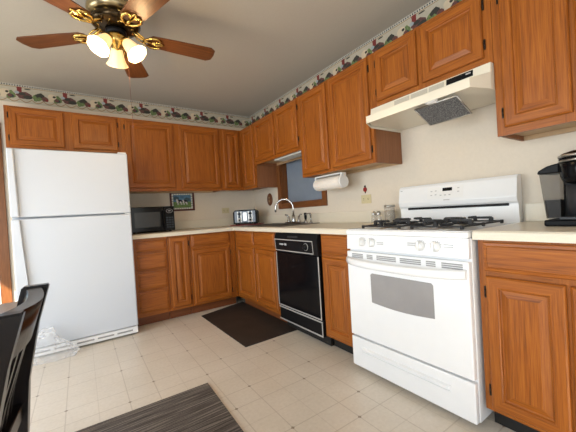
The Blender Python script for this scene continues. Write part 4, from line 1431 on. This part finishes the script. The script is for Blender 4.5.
# three bell shades
for deg in (85, -38, -146):
    a = math.radians(deg)
    ax_ = V((math.cos(a) * 0.62, math.sin(a) * 0.62, -0.785)).normalized()
    nk = V((FX + 0.052 * math.cos(a), FY + 0.052 * math.sin(a), 2.158))
    q = V((0, 0, 1)).rotation_difference(ax_).to_matrix().to_4x4()
    b = B()
    b.tube([(FX + 0.040 * math.cos(a), FY + 0.040 * math.sin(a), 2.166), nk - ax_ * 0.006, nk + ax_ * 0.010], 0.011, 0, 10)
    b.lathe([(0.014, -0.008), (0.026, 0.0), (0.030, 0.014), (0.029, 0.018)], nk, 0, 20, q)
    arm = b.build('lamp_arm', BRASS, lk)
    b = B()
    n = 32
    prof = [(0.024, 0.012), (0.031, 0.022), (0.036, 0.045), (0.040, 0.070), (0.047, 0.092), (0.058, 0.110), (0.064, 0.118)]
    rings = []
    for r_, z in prof:
        rings.append([b.bm.verts.new(nk + q.to_3x3() @ V(((r_ + 0.0022 * math.cos(8 * t_) * (z / 0.118)) * math.cos(t_), (r_ + 0.0022 * math.cos(8 * t_) * (z / 0.118)) * math.sin(t_), z))) for t_ in [2 * PI * i / n for i in range(n)]])
    for r0, r1 in zip(rings, rings[1:]):
        for i in range(n):
            b.face([r0[i], r0[(i + 1) % n], r1[(i + 1) % n], r1[i]]).smooth = True
    bmesh.ops.recalc_face_normals(b.bm, faces=b.bm.faces)
    bmesh.ops.solidify(b.bm, geom=b.bm.faces[:], thickness=0.002)
    shd = b.build('glass_shade', GLOW, lk)
    b = B()
    b.lathe([(0.010, 0.012), (0.012, 0.035), (0.021, 0.060), (0.022, 0.078), (0.013, 0.096), (0.003, 0.100)], nk, 0, 16, q)
    b.build('bulb', BULB, shd)
    lo = light('fan_lamp', 'POINT', nk + ax_ * 0.135, (0, 0, -1), 5.0, (1.0, 0.68, 0.34), shadow_soft_size=0.03)
b = B()
b.tube([(FX + 0.048, FY + 0.012, 2.148), (FX + 0.060, FY + 0.020, 2.02), (FX + 0.064, FY + 0.022, 1.66)], 0.0010, 0, 5)
b.lathe([(0.001, 0.022), (0.003, 0.014), (0.0035, 0.004), (0.002, 0)], (FX + 0.064, FY + 0.022, 1.638), 0, 10)
b.build('pull_chain', plain('dull_red_brass', (0.22, 0.08, 0.05), 0.5, 0.3), lk)

# ------------------------------------------------------------------ dining table and chair at the left
tb = thing('dining_table', (-2.76, -3.0, 0), 'greyish brown dining table behind the dark chair at the left edge', 'table')
b = B(); b.box(-3.22, -2.30, -3.72, -2.245, 0.722, 0.75, 0, 0.005); b.build('table_top', TABLEW, tb)
b = B()
for q in ((-3.16, -2.37, -2.33, -2.31), (-3.16, -2.37, -3.66, -3.64), (-3.16, -3.14, -3.63, -2.34), (-2.39, -2.37, -3.63, -2.34)):
    b.box(q[0], q[1], q[2], q[3], 0.64, 0.7215)
b.build('apron', TABLEW, tb)
for xx in (-3.13, -2.41):
    for yy in (-3.62, -2.34):
        b = B(); b.lathe([(0.026, 0.0005), (0.034, 0.3), (0.038, 0.60), (0.038, 0.639)], (xx, yy, 0), 0, 14); b.build('leg', TABLEW, tb)

ch = thing('dining_chair', (-2.19, -2.90, 0), 'black lacquered slat-back dining chair tucked under the table', 'chair')
ch.rotation_euler = (0, 0, math.radians(-3))
ch['_o'] = [0, 0, 0]
zs = [0.0, 0.20, 0.42, 0.60, 0.76, 0.875]
xr = [0.015, -0.035, -0.075, -0.062, -0.032, 0.0]
th = [0.034, 0.040, 0.050, 0.055, 0.060, 0.064]


def back_x(z):
    for i in range(len(zs) - 1):
        if z <= zs[i + 1]:
            u = (z - zs[i]) / (zs[i + 1] - zs[i])
            return xr[i] + (xr[i + 1] - xr[i]) * u, th[i] + (th[i + 1] - th[i]) * u
    return xr[-1], th[-1]


for s_ in (-1, 1):
    b = B()
    ring = []
    zz2 = [0.0005 + (0.8745) * i / 16 for i in range(17)]
    for z in zz2:
        x, t = back_x(z)
        ya, yb2 = s_ * 0.19, s_ * 0.157
        ring.append([b.bm.verts.new(v) for v in ((x, ya, z), (x - t, ya, z), (x - t, yb2, z), (x, yb2, z))])
    for r0, r1 in zip(ring, ring[1:]):
        for i in range(4):
            b.face([r0[i], r0[(i + 1) % 4], r1[(i + 1) % 4], r1[i]])
    b.face(ring[0][::-1]); b.face(ring[-1])
    bmesh.ops.bevel(b.bm, geom=[e for e in b.bm.edges if abs((e.verts[0].co - e.verts[1].co).z) > 0.02 or e.verts[0].co.z > 0.87], offset=0.004, segments=2, affect='EDGES')
    b.build('back_post', LACQ, ch)
# bowed crest rail, its lower edge scooped
b = B()
ring = []
for i in range(15):
    u = i / 14
    y = -0.1575 + 0.315 * u
    bow = -0.006 + 0.026 * math.sin(PI * u)
    zt2 = 0.870 - 0.006 * math.sin(PI * u)
    zl2 = 0.752 + 0.012 * math.sin(PI * u)
    xt, _ = back_x(zt2); xl, _ = back_x(zl2)
    ring.append([b.bm.verts.new(v) for v in ((xt + bow - 0.012, y, zt2), (xt + bow - 0.046, y, zt2), (xl + bow - 0.046, y, zl2), (xl + bow - 0.014, y, zl2))])
for r0, r1 in zip(ring, ring[1:]):
    for i in range(4):
        b.face([r0[i], r0[(i + 1) % 4], r1[(i + 1) % 4], r1[i]]).smooth = (i in (1, 3))
b.face(ring[0][::-1]); b.face(ring[-1])
b.build('crest_rail', LACQ, ch)
b = B(); b.box(-0.105, -0.078, -0.1565, 0.1565, 0.505, 0.545, 0, 0.003); b.build('lower_rail', LACQ, ch)
for y in (-0.105, -0.052, 0.0, 0.052, 0.105):
    b = B()
    u = (y + 0.1575) / 0.315
    bow = -0.006 + 0.026 * math.sin(PI * u)
    ring = []
    for i in range(7):
        v_ = i / 6
        z = 0.5455 + (0.7515 + 0.010 * math.sin(PI * u) - 0.5455) * v_
        x, _ = back_x(z)
        x = x + bow * v_ - 0.022 - 0.005 * (1 - v_)
        ring.append([b.bm.verts.new(q) for q in ((x, y - 0.011, z), (x - 0.012, y - 0.011, z), (x - 0.012, y + 0.011, z), (x, y + 0.011, z))])
    for r0, r1 in zip(ring, ring[1:]):
        for i in range(4):
            b.face([r0[i], r0[(i + 1) % 4], r1[(i + 1) % 4], r1[i]])
    b.face(ring[0][::-1]); b.face(ring[-1])
    b.build('slat', LACQ, ch)
b = B(); b.box(-0.50, -0.128, -0.205, 0.205, 0.43, 0.465, 0, 0.012, 3); b.build('seat', LACQ, ch)
b = B()
b.box(-0.478, -0.13, -0.185, -0.165, 0.37, 0.4295); b.box(-0.478, -0.13, 0.165, 0.185, 0.37, 0.4295)
b.box(-0.478, -0.460, -0.164, 0.164, 0.37, 0.4295)
b.build('seat_apron', LACQ, ch)
for s_ in (-1, 1):
    b = B(); b.box(-0.492, -0.4785, s_ * 0.15, s_ * 0.188, 0.0005, 0.4295); b.box(-0.478, -0.455, s_ * 0.15, s_ * 0.188, 0.0005, 0.3695); b.build('front_leg', LACQ, ch)
for s_ in (-1, 1):
    b = B(); b.box(-0.454, -0.085, s_ * 0.168 - 0.009, s_ * 0.168 + 0.009, 0.17, 0.195); b.build('stretcher', LACQ, ch)

# ------------------------------------------------------------------ clear plastic bag by the fridge
b = B()
bmesh.ops.create_icosphere(b.bm, subdivisions=5, radius=1.0)
rnd = random.Random(3)
waves = [(V((rnd.uniform(-1, 1), rnd.uniform(-1, 1), rnd.uniform(-1, 1))).normalized() * rnd.uniform(5, 22), rnd.uniform(0, 6.28), rnd.uniform(0.02, 0.05)) for _ in range(40)]
for v in b.bm.verts:
    q = v.co.copy()
    k = 1.0 + sum(amp * (abs(math.sin(q.dot(wv) + ph)) - 0.6) for wv, ph, amp in waves)
    q *= k
    z = max(q.z, -0.55)
    lean = 1.0 if q.x < 0 else 1.0 - 0.5 * min(1, q.x)
    v.co = V((-2.325 + q.x * 0.150, -0.868 + q.y * 0.052, 0.0012 + (z + 0.55) * 0.125 * lean * (1.25 if q.x < 0.1 else 1.0)))
lo_ = min(v.co.z for v in b.bm.verts)
for v in b.bm.verts:
    v.co.z += 0.001 - lo_
tag(b.build('plastic_bag', BAG), 'crumpled clear plastic bag on the floor at the foot of the fridge', 'bag')

for o in ROOTS:
    del o['_o']
